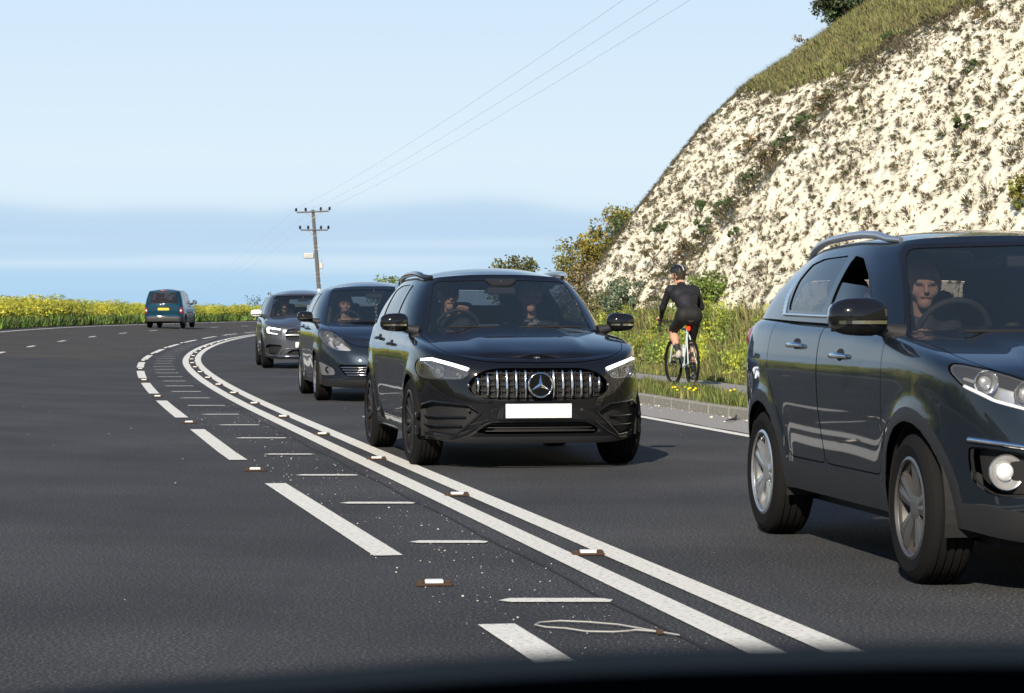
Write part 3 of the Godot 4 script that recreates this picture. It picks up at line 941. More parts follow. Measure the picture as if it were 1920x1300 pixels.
func power_line() -> void:
	var p := Vector3(-14.15, 0.2, -190.0)
	var o := thing("utility_pole", "weathered wooden electricity pole with two crossarms and a transformer", "utility pole", p)
	var lean := Vector3(-0.075, 1, 0)
	var h := 8.35
	var mb := MB.new()
	mb.tube([Vector3.ZERO, lean * h * 0.5, lean * h], [0.17, 0.15, 0.12], 10)
	part("pole", mb, M.pole_wood, o)
	for e in [[8.2, 1.18, 0.05], [6.85, 1.0, 0.0]]:
		var c: Vector3 = lean * e[0]
		var a := MB.new()
		a.tube([c + Vector3(-e[1], -e[2], 0.15), c + Vector3(e[1], e[2], 0.15)], 0.06, 6)
		var arm := part("crossarm", a, M.pole_wood, o)
		var br := MB.new()
		br.tube([c + Vector3(-e[1] * 0.5, 0, 0.15), c + Vector3(0, -0.5, 0.1)], 0.025, 5)
		br.tube([c + Vector3(e[1] * 0.5, 0, 0.15), c + Vector3(0, -0.5, 0.1)], 0.025, 5)
		part("brace", br, M.galvanised, arm)
		for x in [-1.05, -0.45, 0.5, 1.05]:
			var ins := MB.new()
			var b: Vector3 = c + Vector3(x * e[1], 0.06 + x * e[2], 0.15)
			ins.lathe(b, Vector3.UP, [[0.03, 0], [0.11, 0.05], [0.06, 0.09], [0.11, 0.14], [0.06, 0.19], [0.10, 0.23], [0.0, 0.28]], 10)
			part("insulator", ins, M.insulator, arm)
	var tb := MB.new()
	tb.rbox(lean * 4.95 + Vector3(-0.55, 0, 0.1), Vector3(0.75, 0.42, 0.5), 0.06)
	for k in 4: tb.box(lean * 4.95 + Vector3(-0.75 + k * 0.13, 0, 0.37), Vector3(0.03, 0.34, 0.06))
	part("transformer", tb, M.galvanised, o)
	var sb := MB.new()
	sb.rbox(lean * 4.2 + Vector3(0.3, 0, 0.1), Vector3(0.28, 0.42, 0.26), 0.04)
	sb.tube([lean * 4.2 + Vector3(0.3, 0.2, 0.1), lean * 4.2 + Vector3(0.34, 0.55, 0.1)], 0.03, 6)
	part("switch_box", sb, M.galvanised, o)
	for y in [3.4, 3.7, 5.4, 5.65, 2.9]:
		var st := MB.new()
		st.tube([lean * y + Vector3(-0.26, 0, 0.1), lean * y + Vector3(0.3, 0.02, 0.1)], 0.025, 5)
		part("step_iron", st, M.galvanised, o)
	var pl := MB.new()
	pl.rbox(lean * 2.35 + Vector3(0.0, 0, 0.17), Vector3(0.2, 0.28, 0.02), 0.008)
	part("warning_plate", pl, M.plate_white, o)
	# wires: one span towards the viewer's right, one running off to the left
	var i := 0
	for x in [-1.1, 0.1, 1.15]:
		var a: Vector3 = p + lean * 8.45 + Vector3(x, 0.05, 0.15)
		var w := MB.new()
		var pts := []
		var b := Vector3(13.2 + x * 0.55, 9.6, 8.0)
		for k in 41:
			var t := k / 40.0
			pts.append(a.lerp(b, t) - Vector3(0, 4.0 * 0.75 * t * (1.0 - t), 0))
		w.tube(pts, 0.0038, 4, false)
		var far := Vector3(-69.0 + x * 1.5, 0.5, -500.0)
		pts = []
		for k in 25:
			var t := k / 24.0
			pts.append(a.lerp(far, t) - Vector3(0, 4.0 * 1.2 * t * (1.0 - t), 0))
		w.tube(pts, 0.0038, 4, false)
		var n := part("power_wire", w, M.wire, self)
		tag(n, ["left wire of three strung from the top crossarm of the pole", "middle wire of three strung from the top crossarm of the pole", "right wire of three strung from the top crossarm of the pole"][i], "wire", "wires on the pole")
		i += 1

func vehicles() -> void:
	make_black_suv(Vector3(0.07, 0, -20.7), 0.172)
	make_slate_suv(Vector3(2.72, 0, -11.85), 0.16)
	make_people_carrier(Vector3(-1.80, 0, -35.1), 0.155)
	make_grey_suv(Vector3(-4.35, 0, -53.9), 0.14)
	var vp := Vector3(-15.95, 0, -121.4)
	make_van(Vector3(vp.x, 0.35, vp.z), PI - 0.03)

# ------------------------------------------------------------------ cars
# Local axes of a car: z forward (l), x across (w), y up (h); front axle at l = 0, ground at h = 0.
class Shell:
	var host: Node3D
	var P: Dictionary
	var W := []; var L := []; var NW := []; var NL := []; var HT := []; var HB := []
	var GB := []; var GT := []
	var tris := []       # each [a, b, c, na, nb, nc]
	var out := {}        # bucket -> MB

	func _init(h: Node3D, p: Dictionary) -> void:
		host = h; P = p
		ring()

	func samples(keys: Array, comps: int, count: int) -> Array:
		# keys of the half outline, mirrored at both ends, as smooth curves over the chord length
		var ks := []
		var first: Array = keys[1].duplicate(); first[0] = -first[0]
		if comps > 5: first[3] = -first[3]
		var last: Array = keys[keys.size() - 2].duplicate(); last[0] = -last[0]
		if comps > 5: last[3] = -last[3]
		ks.append(first); ks.append_array(keys); ks.append(last)
		var s := [0.0]
		for i in range(1, ks.size()):
			s.append(s[i - 1] + Vector2(ks[i][0] - ks[i - 1][0], ks[i][1] - ks[i - 1][1]).length())
		var res := []
		for k in count:
			var x: float = lerpf(s[1], s[s.size() - 2], k / float(count - 1))
			var i := 1
			while i < s.size() - 3 and x > s[i + 1]: i += 1
			var t: float = (x - s[i]) / (s[i + 1] - s[i])
			var row := []
			for q in comps:
				var h: float = s[i + 1] - s[i]
				var m0: float = (ks[i + 1][q] - ks[i - 1][q]) / (s[i + 1] - s[i - 1])
				var m1: float = (ks[i + 2][q] - ks[i][q]) / (s[i + 2] - s[i])
				var t2 := t * t; var t3 := t2 * t
				row.append(ks[i][q] * (2 * t3 - 3 * t2 + 1) + m0 * h * (t3 - 2 * t2 + t) + ks[i + 1][q] * (3 * t2 - 2 * t3) + m1 * h * (t3 - t2))
			res.append(row)
		return res

	func ring() -> void:
		var sm := samples(P.keys, 4, P.get("cols", 110))
		var m := sm.size()
		for i in m:
			var a: Array = sm[maxi(i - 1, 0)]; var b: Array = sm[mini(i + 1, m - 1)]
			var t := Vector2(b[0] - a[0], b[1] - a[1]).normalized()
			if i == 0 or i == m - 1: t = Vector2(1 if i == 0 else -1, 0)
			W.append(sm[i][0]); L.append(sm[i][1]); HT.append(sm[i][2]); HB.append(sm[i][3])
			NW.append(-t.y); NL.append(t.x)

	func pos(i: int, h: float) -> Vector3:
		var nw: float = NW[i]; var nl: float = NL[i]
		var off: float = nw * nw * host.cr(P.side, h) + nl * nl * (host.cr(P.front, h) if nl > 0.0 else host.cr(P.rear, h))
		var k := clampf((h - HT[i] + P.get("round", 0.06)) / P.get("round", 0.06), 0.0, 1.0)
		off -= P.get("round", 0.06) * (1.0 - sqrt(maxf(0.0, 1.0 - k * k * 0.98)))
		var w: float = W[i] + nw * off
		var l: float = L[i] + nl * off
		if absf(nw) > 0.5:
			for ax in [0.0, -P.wb]:
				var d = Vector2(l - ax, h - P.wr).length() - P.arch
				w += P.get("flare", 0.02) * nw * exp(-d * d / 0.006)
		return Vector3(w, h, l)

	# l of the front (or tail) surface at (w, h); w of the side surface at (l, h)
	func front_l(w: float, h: float, tail := false) -> float:
		var m := W.size()
		w = absf(w)
		for k in m - 1:
			var i := m - 1 - k if tail else k
			var j := i - 1 if tail else i + 1
			var p := pos(i, h); var q := pos(j, h)
			if q.x >= w or k == m - 2:
				return lerpf(p.z, q.z, clampf((w - p.x) / maxf(q.x - p.x, 1e-5), 0, 1))
		return 0.0
	func side_w(l: float, h: float) -> float:
		for i in W.size() - 1:
			var p := pos(i, h); var q := pos(i + 1, h)
			if NW[i] > 0.4 and p.z >= l and q.z <= l:
				return lerpf(p.x, q.x, (p.z - l) / maxf(p.z - q.z, 1e-5))
		return P.hw
	# point of the glasshouse side at (l, h)
	func glass_w(l: float, h: float) -> float:
		for i in GB.size() - 1:
			var t: float = (h - GB[i].y) / (GT[i].y - GB[i].y)
			var p := gpos(i, t); var q := gpos(i + 1, t)
			if i > 4 and p.z >= l and q.z <= l:
				return lerpf(p.x, q.x, (p.z - l) / maxf(p.z - q.z, 1e-5))
		return 0.6

	func gpos(i: int, t: float) -> Vector3:
		var p: Vector3 = GB[i].lerp(GT[i], t)
		var bulge := 4.0 * t * (1.0 - t)
		var q := clampf((t - 0.9) / 0.1, 0.0, 1.0)
		p.x += bulge * P.get("gbulge", 0.03) * clampf(GB[i].x / 0.7, 0, 1) - q * q * 0.012 * clampf(GB[i].x / 0.5, 0, 1)
		p.z += bulge * P.get("wbulge", 0.02) * clampf(1.0 - i / (GB.size() * 0.25), 0, 1)
		p.y += q * q * 0.004
		return p

	func grid(rows: Array) -> void:
		# rows of equal length; adds both the given side and, through pos of either sign, the mirror by the caller
		for r in rows.size() - 1:
			for k in rows[r].size() - 1:
				var a: Vector3 = rows[r][k]; var b: Vector3 = rows[r][k + 1]; var c: Vector3 = rows[r + 1][k + 1]; var d: Vector3 = rows[r + 1][k]
				if (a - c).length_squared() < (b - d).length_squared():
					soup.append([a, b, c]); soup.append([a, c, d])
				else:
					soup.append([a, b, d]); soup.append([b, c, d])
	var soup := []

	func weld(outward: Vector3) -> void:
		# smooth normals over the soup, turned away from the middle line
		var acc := {}
		var keep := []
		for t in soup:
			var fn: Vector3 = (t[1] - t[0]).cross(t[2] - t[0])
			if fn.length() < 1e-9: continue
			var mid: Vector3 = (t[0] + t[1] + t[2]) / 3.0
			var o: Vector3 = mid - Vector3(0, outward.y, clampf(mid.z, outward.z, outward.x))
			if fn.dot(o) < 0.0: fn = -fn
			keep.append([t, fn])
			for q in 3:
				var key := Vector3i((t[q] * 1500.0).round())
				acc[key] = acc.get(key, Vector3.ZERO) + fn
		for e in keep:
			var t: Array = e[0]
			var row := [t[0], t[1], t[2]]
			for q in 3:
				var nn: Vector3 = acc[Vector3i((t[q] * 1500.0).round())]
				row.append(nn.normalized())
			tris.append(row)
		soup = []

	func build_lower() -> void:
		var m := W.size()
		var ts := [0.0, 0.04, 0.09, 0.15, 0.21, 0.27, 0.33, 0.39, 0.45, 0.51, 0.57, 0.63, 0.69, 0.74, 0.79, 0.84, 0.88, 0.915, 0.945, 0.965, 0.98, 0.992, 1.0]
		for sg in [1.0, -1.0]:
			var rows := []
			for t in ts:
				var row := []
				for i in m:
					var p := pos(i, lerpf(HB[i], HT[i], t))
					row.append(Vector3(p.x * sg, p.y, p.z))
				rows.append(row)
			grid(rows)
		# bonnet
		var rows2 := []
		for i in m:
			var p := pos(i, HT[i])
			if p.z < P.cowl or NL[i] < -0.2: break
			var row := []
			for k in 41:
				var a := (k - 20) / 20.0
				var f := 1.0 - pow(absf(a), 2.4)
				var h: float = lerpf(p.y, maxf(p.y, host.cr(P.bonnet, p.z)), f)
				var w := absf(a * p.x)
				if P.has("dome"):
					h += P.dome[2] * (smoothstep(P.dome[1], P.dome[0], w)) * smoothstep(P.fo - 0.1, 0.3, p.z) 
				row.append(Vector3(a * p.x, h, p.z))
			rows2.append(row)
		grid(rows2)
		weld(Vector3(P.fo - 0.75, 0.6, -P.wb))

	func build_top() -> void:
		var sm := samples(P.top, 6, P.get("gcols", 64))
		for r in sm:
			GB.append(Vector3(r[0], r[2], r[1])); GT.append(Vector3(r[3], r[5], r[4]))
		var m := sm.size()
		for sg in [1.0, -1.0]:
			var rows := []
			for k in 19:
				var t := (k / 18.0) if k < 15 else lerpf(14 / 18.0, 1.0, (k - 14) / 4.0)
				var row := []
				for i in m:
					var p := gpos(i, t)
					row.append(Vector3(p.x * sg, p.y, p.z))
				rows.append(row)
			grid(rows)
		var rows2 := []
		for i in m:
			var p := gpos(i, 1.0)
			var row := []
			for k in 31:
				var a := (k - 15) / 15.0
				var f := 1.0 - pow(absf(a), 2.2)
				row.append(Vector3(a * p.x, lerpf(p.y, maxf(p.y, host.cr(P.roof, p.z)), f), p.z))
			rows2.append(row)
		grid(rows2)
		weld(Vector3(P.top[0][4] - 0.3, 1.15, P.top[P.top.size() - 1][4] + 0.3))

	static func sd(p: Vector2, poly: PackedVector2Array, bb: Rect2) -> float:
		if p.x < bb.position.x - 0.12 or p.y < bb.position.y - 0.12 or p.x > bb.end.x + 0.12 or p.y > bb.end.y + 0.12: return 0.12
		var d := 1e9
		var inside := false
		var m := poly.size()
		var b := poly[m - 1]
		for i in m:
			var a := poly[i]
			var e := b - a
			var w := p - a
			var q := w - e * clampf(w.dot(e) / maxf(e.length_squared(), 1e-12), 0.0, 1.0)
			d = minf(d, q.length_squared())
			if (a.y > p.y) != (b.y > p.y) and p.x < (b.x - a.x) * (p.y - a.y) / (b.y - a.y) + a.x: inside = not inside
			b = a
		return -sqrt(d) if inside else sqrt(d)

	static func flat(p: Vector3, view: String) -> Vector2:
		match view:
			"side": return Vector2(p.z, p.y)
			"front", "rear": return Vector2(absf(p.x), p.y)
			"frontx": return Vector2(p.x, p.y)
		return Vector2(absf(p.x), p.z)

	static func cut(t: Array, f0: float, f1: float, f2: float, ins: Array, outs: Array) -> void:
		if f0 < 0 and f1 < 0 and f2 < 0: ins.append(t); return
		if f0 >= 0 and f1 >= 0 and f2 >= 0: outs.append(t); return
		var f := [f0, f1, f2]
		for k in 3:
			var a := k; var b := (k + 1) % 3; var c := (k + 2) % 3
			if (f[a] < 0) != (f[b] < 0) and (f[a] < 0) != (f[c] < 0):
				var tb: float = f[a] / (f[a] - f[b]); var tc: float = f[a] / (f[a] - f[c])
				var pb: Vector3 = t[a].lerp(t[b], tb); var nb: Vector3 = t[a + 3].lerp(t[b + 3], tb)
				var pc: Vector3 = t[a].lerp(t[c], tc); var nc: Vector3 = t[a + 3].lerp(t[c + 3], tc)
				var one := ins if f[a] < 0 else outs
				var two := outs if f[a] < 0 else ins
				one.append([t[a], pb, pc, t[a + 3], nb, nc])
				two.append([pb, t[b], t[c], nb, t[b + 3], t[c + 3]])
				two.append([pb, t[c], pc, nb, t[c + 3], nc])
				return

	# region: {view, poly, out, gap, push, lr, nmin, zmin, zmax}
	func carve(regions: Array) -> void:
		for r in regions:
			var poly: PackedVector2Array = r.poly
			var bb := Rect2(poly[0], Vector2.ZERO)
			for p in poly: bb = bb.expand(p)
			var rest := []
			var inner := []
			var view: String = r.view
			var nmin: float = r.get("nmin", 0.2)
			var zmin: float = r.get("zmin", -99.0); var zmax: float = r.get("zmax", 99.0)
			var grown := bb.grow(0.01)
			for t in tris:
				var ok := true
				var mz: float = (t[0].z + t[1].z + t[2].z) / 3.0
				if mz < zmin or mz > zmax: ok = false
				else:
					var nn: Vector3 = t[3] + t[4] + t[5]
					match view:
						"side": ok = absf(nn.x) > nmin * 3.0
						"front", "frontx": ok = nn.z > nmin * 3.0
						"rear": ok = nn.z < -nmin * 3.0
						_: ok = nn.y > nmin * 3.0
				if not ok: rest.append(t); continue
				var a := flat(t[0], view); var b := flat(t[1], view); var c := flat(t[2], view)
				if not grown.intersects(Rect2(a, Vector2.ZERO).expand(b).expand(c).grow(0.001)): rest.append(t); continue
				cut(t, sd(a, poly, bb), sd(b, poly, bb), sd(c, poly, bb), inner, rest)
			tris = rest
			var gap: float = r.get("gap", 0.0)
			if gap > 0.0:
				var core := []
				var edge := []
				for t in inner:
					cut(t, sd(flat(t[0], view), poly, bb) + gap, sd(flat(t[1], view), poly, bb) + gap, sd(flat(t[2], view), poly, bb) + gap, core, edge)
				inner = core
				for t in edge: put(r.get("gapname", "seam"), t, r.get("gappush", 0.012))
			if r.has("sub"):
				# pieces cut out of this piece
				var keep := tris
				tris = inner
				carve(r.sub)
				inner = tris
				tris = keep
			if r.out == "": continue
			for t in inner:
				var called: String = r.out
				if r.get("lr", false): called += "@L" if t[0].x + t[1].x + t[2].x > 0 else "@R"
				if r.get("zones", false): called += "@F" if t[0].z > 0.0 else "@B" if t[0].z < -P.wb else "@L" if t[0].x > 0 else "@R"
				put(called, t, r.get("push", 0.0))
				if r.has("behind"):
					var c2: String = r.behind
					if r.get("lr", false): c2 += "@L" if t[0].x + t[1].x + t[2].x > 0 else "@R"
					put(c2, t, r.get("depth", 0.06))

	func put(called: String, t: Array, push: float) -> void:
		if not out.has(called): out[called] = MB.new()
		out[called].tri(t[0] - t[3] * push, t[1] - t[4] * push, t[2] - t[5] * push, t[3], t[4], t[5])

	func rest(called: String) -> void:
		for t in tris: put(called, t, 0.0)
		tris = []

func region(view: String, poly, out: String, more := {}) -> Dictionary:
	var d := {"view": view, "poly": poly, "out": out}
	d.merge(more, true)
	return d

# commits every bucket: names maps bucket -> [part name, material]
func commit_shell(sh: Shell, names: Dictionary, car: Node3D) -> Dictionary:
	var made := {}
	for b in sh.out:
		var base: String = b.split("@")[0]
		if not names.has(base): continue
		made[b] = part(names[base][0], sh.out[b], names[base][1], car)
	return made

func wheel(car: Node3D, w: float, h: float, l: float, r: float, width: float, style: Dictionary, turn := 0.0) -> void:
	var root := Node3D.new()
	root.name = "wheel"
	car.add_child(root, true)
	root.position = Vector3(w, h, l)
	root.rotation.y = turn
	var sg := signf(w)
	var ax := Vector3(sg, 0, 0)
	var hw := width * 0.5
	var rr: float = style.rim
	var t := MB.new()
	var prof := [[rr - 0.012, -hw + 0.012], [rr + 0.012, -hw + 0.004], [(rr + r) * 0.5, -hw - 0.004], [r - 0.03, -hw + 0.006], [r - 0.01, -hw + 0.02], [r - 0.003, -hw + 0.035]]
	for g in [-0.055, -0.018, 0.018, 0.055]:
		prof.append([r, g - 0.006]); prof.append([r - 0.009, g - 0.005]); prof.append([r - 0.009, g + 0.005]); prof.append([r, g + 0.006])
	prof.append_array([[r - 0.003, hw - 0.035], [r - 0.01, hw - 0.02], [r - 0.03, hw - 0.006], [(rr + r) * 0.5, hw + 0.004], [rr + 0.012, hw - 0.004], [rr - 0.012, hw - 0.012]])
	t.lathe(Vector3.ZERO, ax, prof, 56)
	part("tyre", t, M.tyre, root)
	var m := MB.new()
	m.lathe(Vector3.ZERO, ax, [[rr - 0.016, -hw + 0.02], [rr - 0.03, 0.0], [rr - 0.022, hw - 0.035], [rr - 0.006, hw - 0.022], [rr + 0.002, hw - 0.008], [rr - 0.012, hw - 0.002], [rr - 0.02, hw - 0.012]], 48)
	var dish: float = style.get("dish", 0.035)
	m.lathe(Vector3.ZERO, ax, [[0.062, hw - dish - 0.03], [0.07, hw - dish - 0.008], [0.06, hw - dish + 0.002], [0.03, hw - dish + 0.006], [0.0, hw - dish + 0.006]], 20)
	for k in style.n:
		for s in style.pair:
			var an: float = TAU * k / style.n + s + style.get("phase", 0.0)
			var d0 := Vector3(0, cos(an - s * 0.35), sin(an - s * 0.35))
			var d1 := Vector3(0, cos(an), sin(an))
			var tn := Vector3(0, -sin(an), cos(an))
			var p0 := d0 * 0.05 + ax * (hw - dish - 0.004)
			var p1 := d1 * (rr - 0.018) + ax * (hw - 0.022)
			var w0: float = style.w0; var w1: float = style.w1
			var q0 := ax * 0.006
			var e0 := tn * w0; var e1 := tn * w1; var back := ax * -0.03
			# ridge-topped spoke
			m.quad(p0 - e0, p1 - e1, p1 + q0, p0 + q0)
			m.quad(p0 + q0, p1 + q0, p1 + e1, p0 + e0)
			m.quad(p0 - e0 + back, p1 - e1 + back, p1 - e1, p0 - e0)
			m.quad(p0 + e0, p1 + e1, p1 + e1 + back, p0 + e0 + back)
	part("rim", m, style.mat, root)
	var b := MB.new()
	b.lathe(Vector3.ZERO, ax, [[rr - 0.02, -hw + 0.03], [rr - 0.02, -0.02], [0.05, -0.02]], 32)
	b.lathe(Vector3.ZERO, ax, [[0.16, -0.01], [0.16, 0.012], [0.07, 0.012], [0.0, 0.03]], 28)
	part("brake_disc", b, M.black_metal, root)

func wheel_arch(car: Node3D, P: Dictionary) -> void:
	for sg in [1.0, -1.0]:
		for ax in [0.0, -P.wb]:
			var mb := MB.new()
			var prev := []
			for k in 25:
				var an := lerpf(-0.25, PI + 0.25, k / 24.0)
				var r: float = P.arch + 0.012
				var y: float = P.wr + r * sin(an); var z: float = ax + r * cos(an)
				var row := [Vector3(sg * (P.hw - 0.045), y, z), Vector3(sg * (P.hw - 0.36), y, z)]
				if k > 0:
					mb.quad(prev[0], row[0], row[1], prev[1])
				prev = row
			# closing wall towards the middle
			for k in 24:
				var a0 := lerpf(-0.25, PI + 0.25, k / 24.0); var a1 := lerpf(-0.25, PI + 0.25, (k + 1) / 24.0)
				var r: float = P.arch + 0.012
				mb.ftri(Vector3(sg * (P.hw - 0.36), P.wr, ax), Vector3(sg * (P.hw - 0.36), P.wr + r * sin(a0), ax + r * cos(a0)), Vector3(sg * (P.hw - 0.36), P.wr + r * sin(a1), ax + r * cos(a1)))
			part("wheel_arch_liner", mb, M.black, car)

# door mirror: shell on a short arm, with a side lamp strip and a glass facing back
func door_mirror(car: Node3D, sg: float, base: Vector3, size: Vector3, m: Material, strip: Material) -> void:
	var mb := MB.new()
	var c := base + Vector3(sg * (size.x * 0.5 + 0.05), size.y * 0.32, 0.0)
	var rows := []
	for j in 11:
		var th := PI * j / 10.0
		var row := []
		for k in 19:
			var ph := TAU * k / 18.0
			var d := Vector3(sin(th) * cos(ph), cos(th), sin(th) * sin(ph))
			var e := Vector3(signf(d.x) * pow(absf(d.x), 0.62), signf(d.y) * pow(absf(d.y), 0.7), d.z)
			e.z = maxf(e.z, -0.35)
			var taper := 1.0 - 0.16 * (e.x * sg + 1.0) * 0.5
			row.append(c + Vector3(e.x * size.x * 0.5, e.y * size.y * 0.5 * taper, e.z * size.z * 0.62))
		rows.append(row)
	for j in 10:
		for k in 18:
			var q := [rows[j][k], rows[j][k + 1], rows[j + 1][k + 1], rows[j + 1][k]]
			var nn := []
			for e in q: nn.append(((e - c) / (size * size)).normalized())
			mb.squad(q[0], q[1], q[2], q[3], nn[0], nn[1], nn[2], nn[3])
	var mi := part("door_mirror", mb, m, car)
	var arm := MB.new()
	arm.tube([base + Vector3(-sg * 0.03, -0.02, 0.02), base + Vector3(sg * 0.06, 0.0, 0.01), base + Vector3(sg * 0.16, 0.035, 0.0)], [0.05, 0.036, 0.04], 10)
	part("arm", arm, M.trim, mi)
	var st := MB.new()
	for k in 8:
		var a0 := lerpf(-0.42, 0.40, k / 8.0); var a1 := lerpf(-0.42, 0.40, (k + 1) / 8.0)
		var z0 := size.z * 0.62 * sqrt(1.0 - a0 * a0 * 2.2) + 0.004; var z1 := size.z * 0.62 * sqrt(1.0 - a1 * a1 * 2.2) + 0.004
		var y := -size.y * 0.13
		st.quad(c + Vector3(a0 * size.x, y - 0.008, z0), c + Vector3(a1 * size.x, y - 0.008, z1), c + Vector3(a1 * size.x, y + 0.008, z1), c + Vector3(a0 * size.x, y + 0.008, z0))
	part("side_lamp", st, strip, mi)
	var g := MB.new()
	g.box(c + Vector3(0, 0, -size.z * 0.24), Vector3(size.x * 0.82, size.y * 0.72, 0.006))
	part("mirror_glass", g, M.mirror, mi)

func seat(car: Node3D, x: float, z: float, h: float, m: Material) -> void:
	var mb := MB.new()
	mb.xf = Transform3D(Basis(Vector3.RIGHT, -0.32), Vector3(x, h + 0.1, z - 0.22))
	mb.rbox(Vector3(0, 0.27, 0), Vector3(0.50, 0.62, 0.13), 0.06)
	mb.rbox(Vector3(0.21, 0.22, 0.05), Vector3(0.09, 0.45, 0.12), 0.04)
	mb.rbox(Vector3(-0.21, 0.22, 0.05), Vector3(0.09, 0.45, 0.12), 0.04)
	mb.xf = Transform3D(Basis(Vector3.RIGHT, 0.12), Vector3(x, h, z))
	mb.rbox(Vector3(0, 0, 0.05), Vector3(0.5, 0.14, 0.5), 0.06)
	var s := part("seat", mb, m, car)
	var hd := MB.new()
	hd.xf = Transform3D(Basis(Vector3.RIGHT, -0.2), Vector3(x, h + 0.78, z - 0.42))
	hd.rbox(Vector3.ZERO, Vector3(0.26, 0.18, 0.10), 0.05)
	hd.tube([Vector3(-0.06, -0.08, 0), Vector3(-0.06, -0.2, 0.0)], 0.008, 6)
	hd.tube([Vector3(0.06, -0.08, 0), Vector3(0.06, -0.2, 0.0)], 0.008, 6)
	part("headrest", hd, m, s)

func steering_wheel(car: Node3D, c: Vector3, tilt := 0.45, r := 0.185, m: Material = null) -> void:
	var mb := MB.new()
	mb.xf = Transform3D(Basis(Vector3.RIGHT, tilt), c)
	var pts := []
	for k in 33: pts.append(Vector3(cos(TAU * k / 32.0) * r, sin(TAU * k / 32.0) * r, 0))
	mb.tube(pts, 0.017, 8, false)
	mb.rbox(Vector3(0, -0.01, 0.015), Vector3(0.15, 0.11, 0.04), 0.02)
	for an in [0.0, PI, -PI * 0.5]:
		mb.tube([Vector3(cos(an) * 0.05, sin(an) * 0.05, 0.01), Vector3(cos(an) * r, sin(an) * r, 0)], 0.016, 6)
	part("steering_wheel", mb, m if m else M.cabin, car)

func cabin(car: Node3D, P: Dictionary, m: Material) -> void:
	# dashboard, floor, rear bench, seats and inside door faces
	var z: float = P.top[0][1]; var h: float = P.top[0][2]
	var d := MB.new()
	d.rbox(Vector3(0, h - 0.17, z - 0.42), Vector3(P.hw * 2 - 0.28, 0.24, 0.5), 0.09)
	d.rbox(Vector3(-0.36, h - 0.035, z - 0.5), Vector3(0.36, 0.08, 0.22), 0.035)
	d.rbox(Vector3(0.0, h - 0.3, z - 0.65), Vector3(0.24, 0.5, 0.3), 0.05)
	part("dashboard", d, m, car)
	var f := MB.new()
	f.box(Vector3(0, 0.34, -P.wb * 0.5 - 0.1), Vector3(P.hw * 2 - 0.25, 0.05, P.wb - 0.1))
	f.box(Vector3(0, 0.55, P.fo - 0.75), Vector3(P.hw * 2 - 0.75, 0.5, 0.25))
	for sg in [1, -1]:
		f.box(Vector3(sg * (P.hw - 0.13), 0.68, -1.6), Vector3(0.05, 0.65, 2.3))
	part("cabin_floor", f, m, car)
	var us := MB.new()
	us.box(Vector3(0, 0.23, -P.wb * 0.5 + 0.05), Vector3(P.hw * 2 - 0.5, 0.04, P.wb + P.fo + 0.1))
	part("underbody", us, M.black, car)
	seat(car, -0.37, -1.32 + P.get("seat", 0.0), P.get("seath", 0.66), m)
	seat(car, 0.37, -1.32 + P.get("seat", 0.0), P.get("seath", 0.66), m)
	var b := MB.new()
	b.xf = Transform3D(Basis(Vector3.RIGHT, -0.3), Vector3(0, 0.72, -2.5))
	b.rbox(Vector3(0, 0.3, 0), Vector3(1.25, 0.58, 0.14), 0.06)
	for x in [-0.4, 0.4]: b.rbox(Vector3(x, 0.66, 0), Vector3(0.24, 0.15, 0.1), 0.045)
	part("rear_bench", b, m, car)
	var mi := MB.new()
	mi.rbox(Vector3(0, P.top[0][5] - 0.13, P.top[0][4] + 0.12), Vector3(0.24, 0.06, 0.03), 0.02)
	mi.tube([Vector3(0, P.top[0][5] - 0.11, P.top[0][4] + 0.12), Vector3(0, P.top[0][5] - 0.04, P.top[0][4] + 0.1)], 0.012, 6)
	part("rear_view_mirror", mi, M.cabin, car)

func roof_rail(car: Node3D, sh: Shell, x: float, z0: float, z1: float, lift: float, m: Material, r := 0.018) -> void:
	for sg in [1.0, -1.0]:
		var mb := MB.new()
		var pts := []
		var rad := []
		for k in 17:
			var t := k / 16.0
			var z := lerpf(z0, z1, t)
			var e := minf(t, 1.0 - t) * 2.0
			var bi := 0
			for q in sh.GT.size():
				if absf(sh.GT[q].z - z) < absf(sh.GT[bi].z - z): bi = q
			var edge: Vector3 = sh.GT[bi]
			if bi > 0 and bi < sh.GT.size() - 1:
				var o2: Vector3 = sh.GT[bi + 1] if z < edge.z else sh.GT[bi - 1]
				edge = edge.lerp(o2, clampf((edge.z - z) / (edge.z - o2.z), 0, 1))
			pts.append(Vector3(sg * (edge.x - x), edge.y + 0.016 + lift * smoothstep(0.0, 0.3, e), z))
			rad.append(r * (0.7 + 0.3 * smoothstep(0.0, 0.2, e)))
		mb.tube(pts, rad, 8)
		part("roof_rail", mb, m, car)

func handle(car: Node3D, sh: Shell, l: float, h: float, m: Material) -> void:
	for sg in [1.0, -1.0]:
		var w: float = sh.side_w(l, h)
		var mb := MB.new()
		mb.tube([Vector3(sg * (w - 0.005), h, l + 0.10), Vector3(sg * (w + 0.028), h + 0.004, l + 0.07), Vector3(sg * (w + 0.034), h + 0.004, l), Vector3(sg * (w + 0.028), h + 0.002, l - 0.07), Vector3(sg * (w - 0.005), h, l - 0.10)], [0.01, 0.014, 0.016, 0.014, 0.01], 8)
		var o := part("door_handle", mb, m, car)
		var rec := MB.new()
		rec.ball(Vector3(sg * (w - 0.004), h + 0.004, l + 0.005), Vector3(0.012, 0.035, 0.07), 12, 6)
		part("handle_recess", rec, M.black, o)

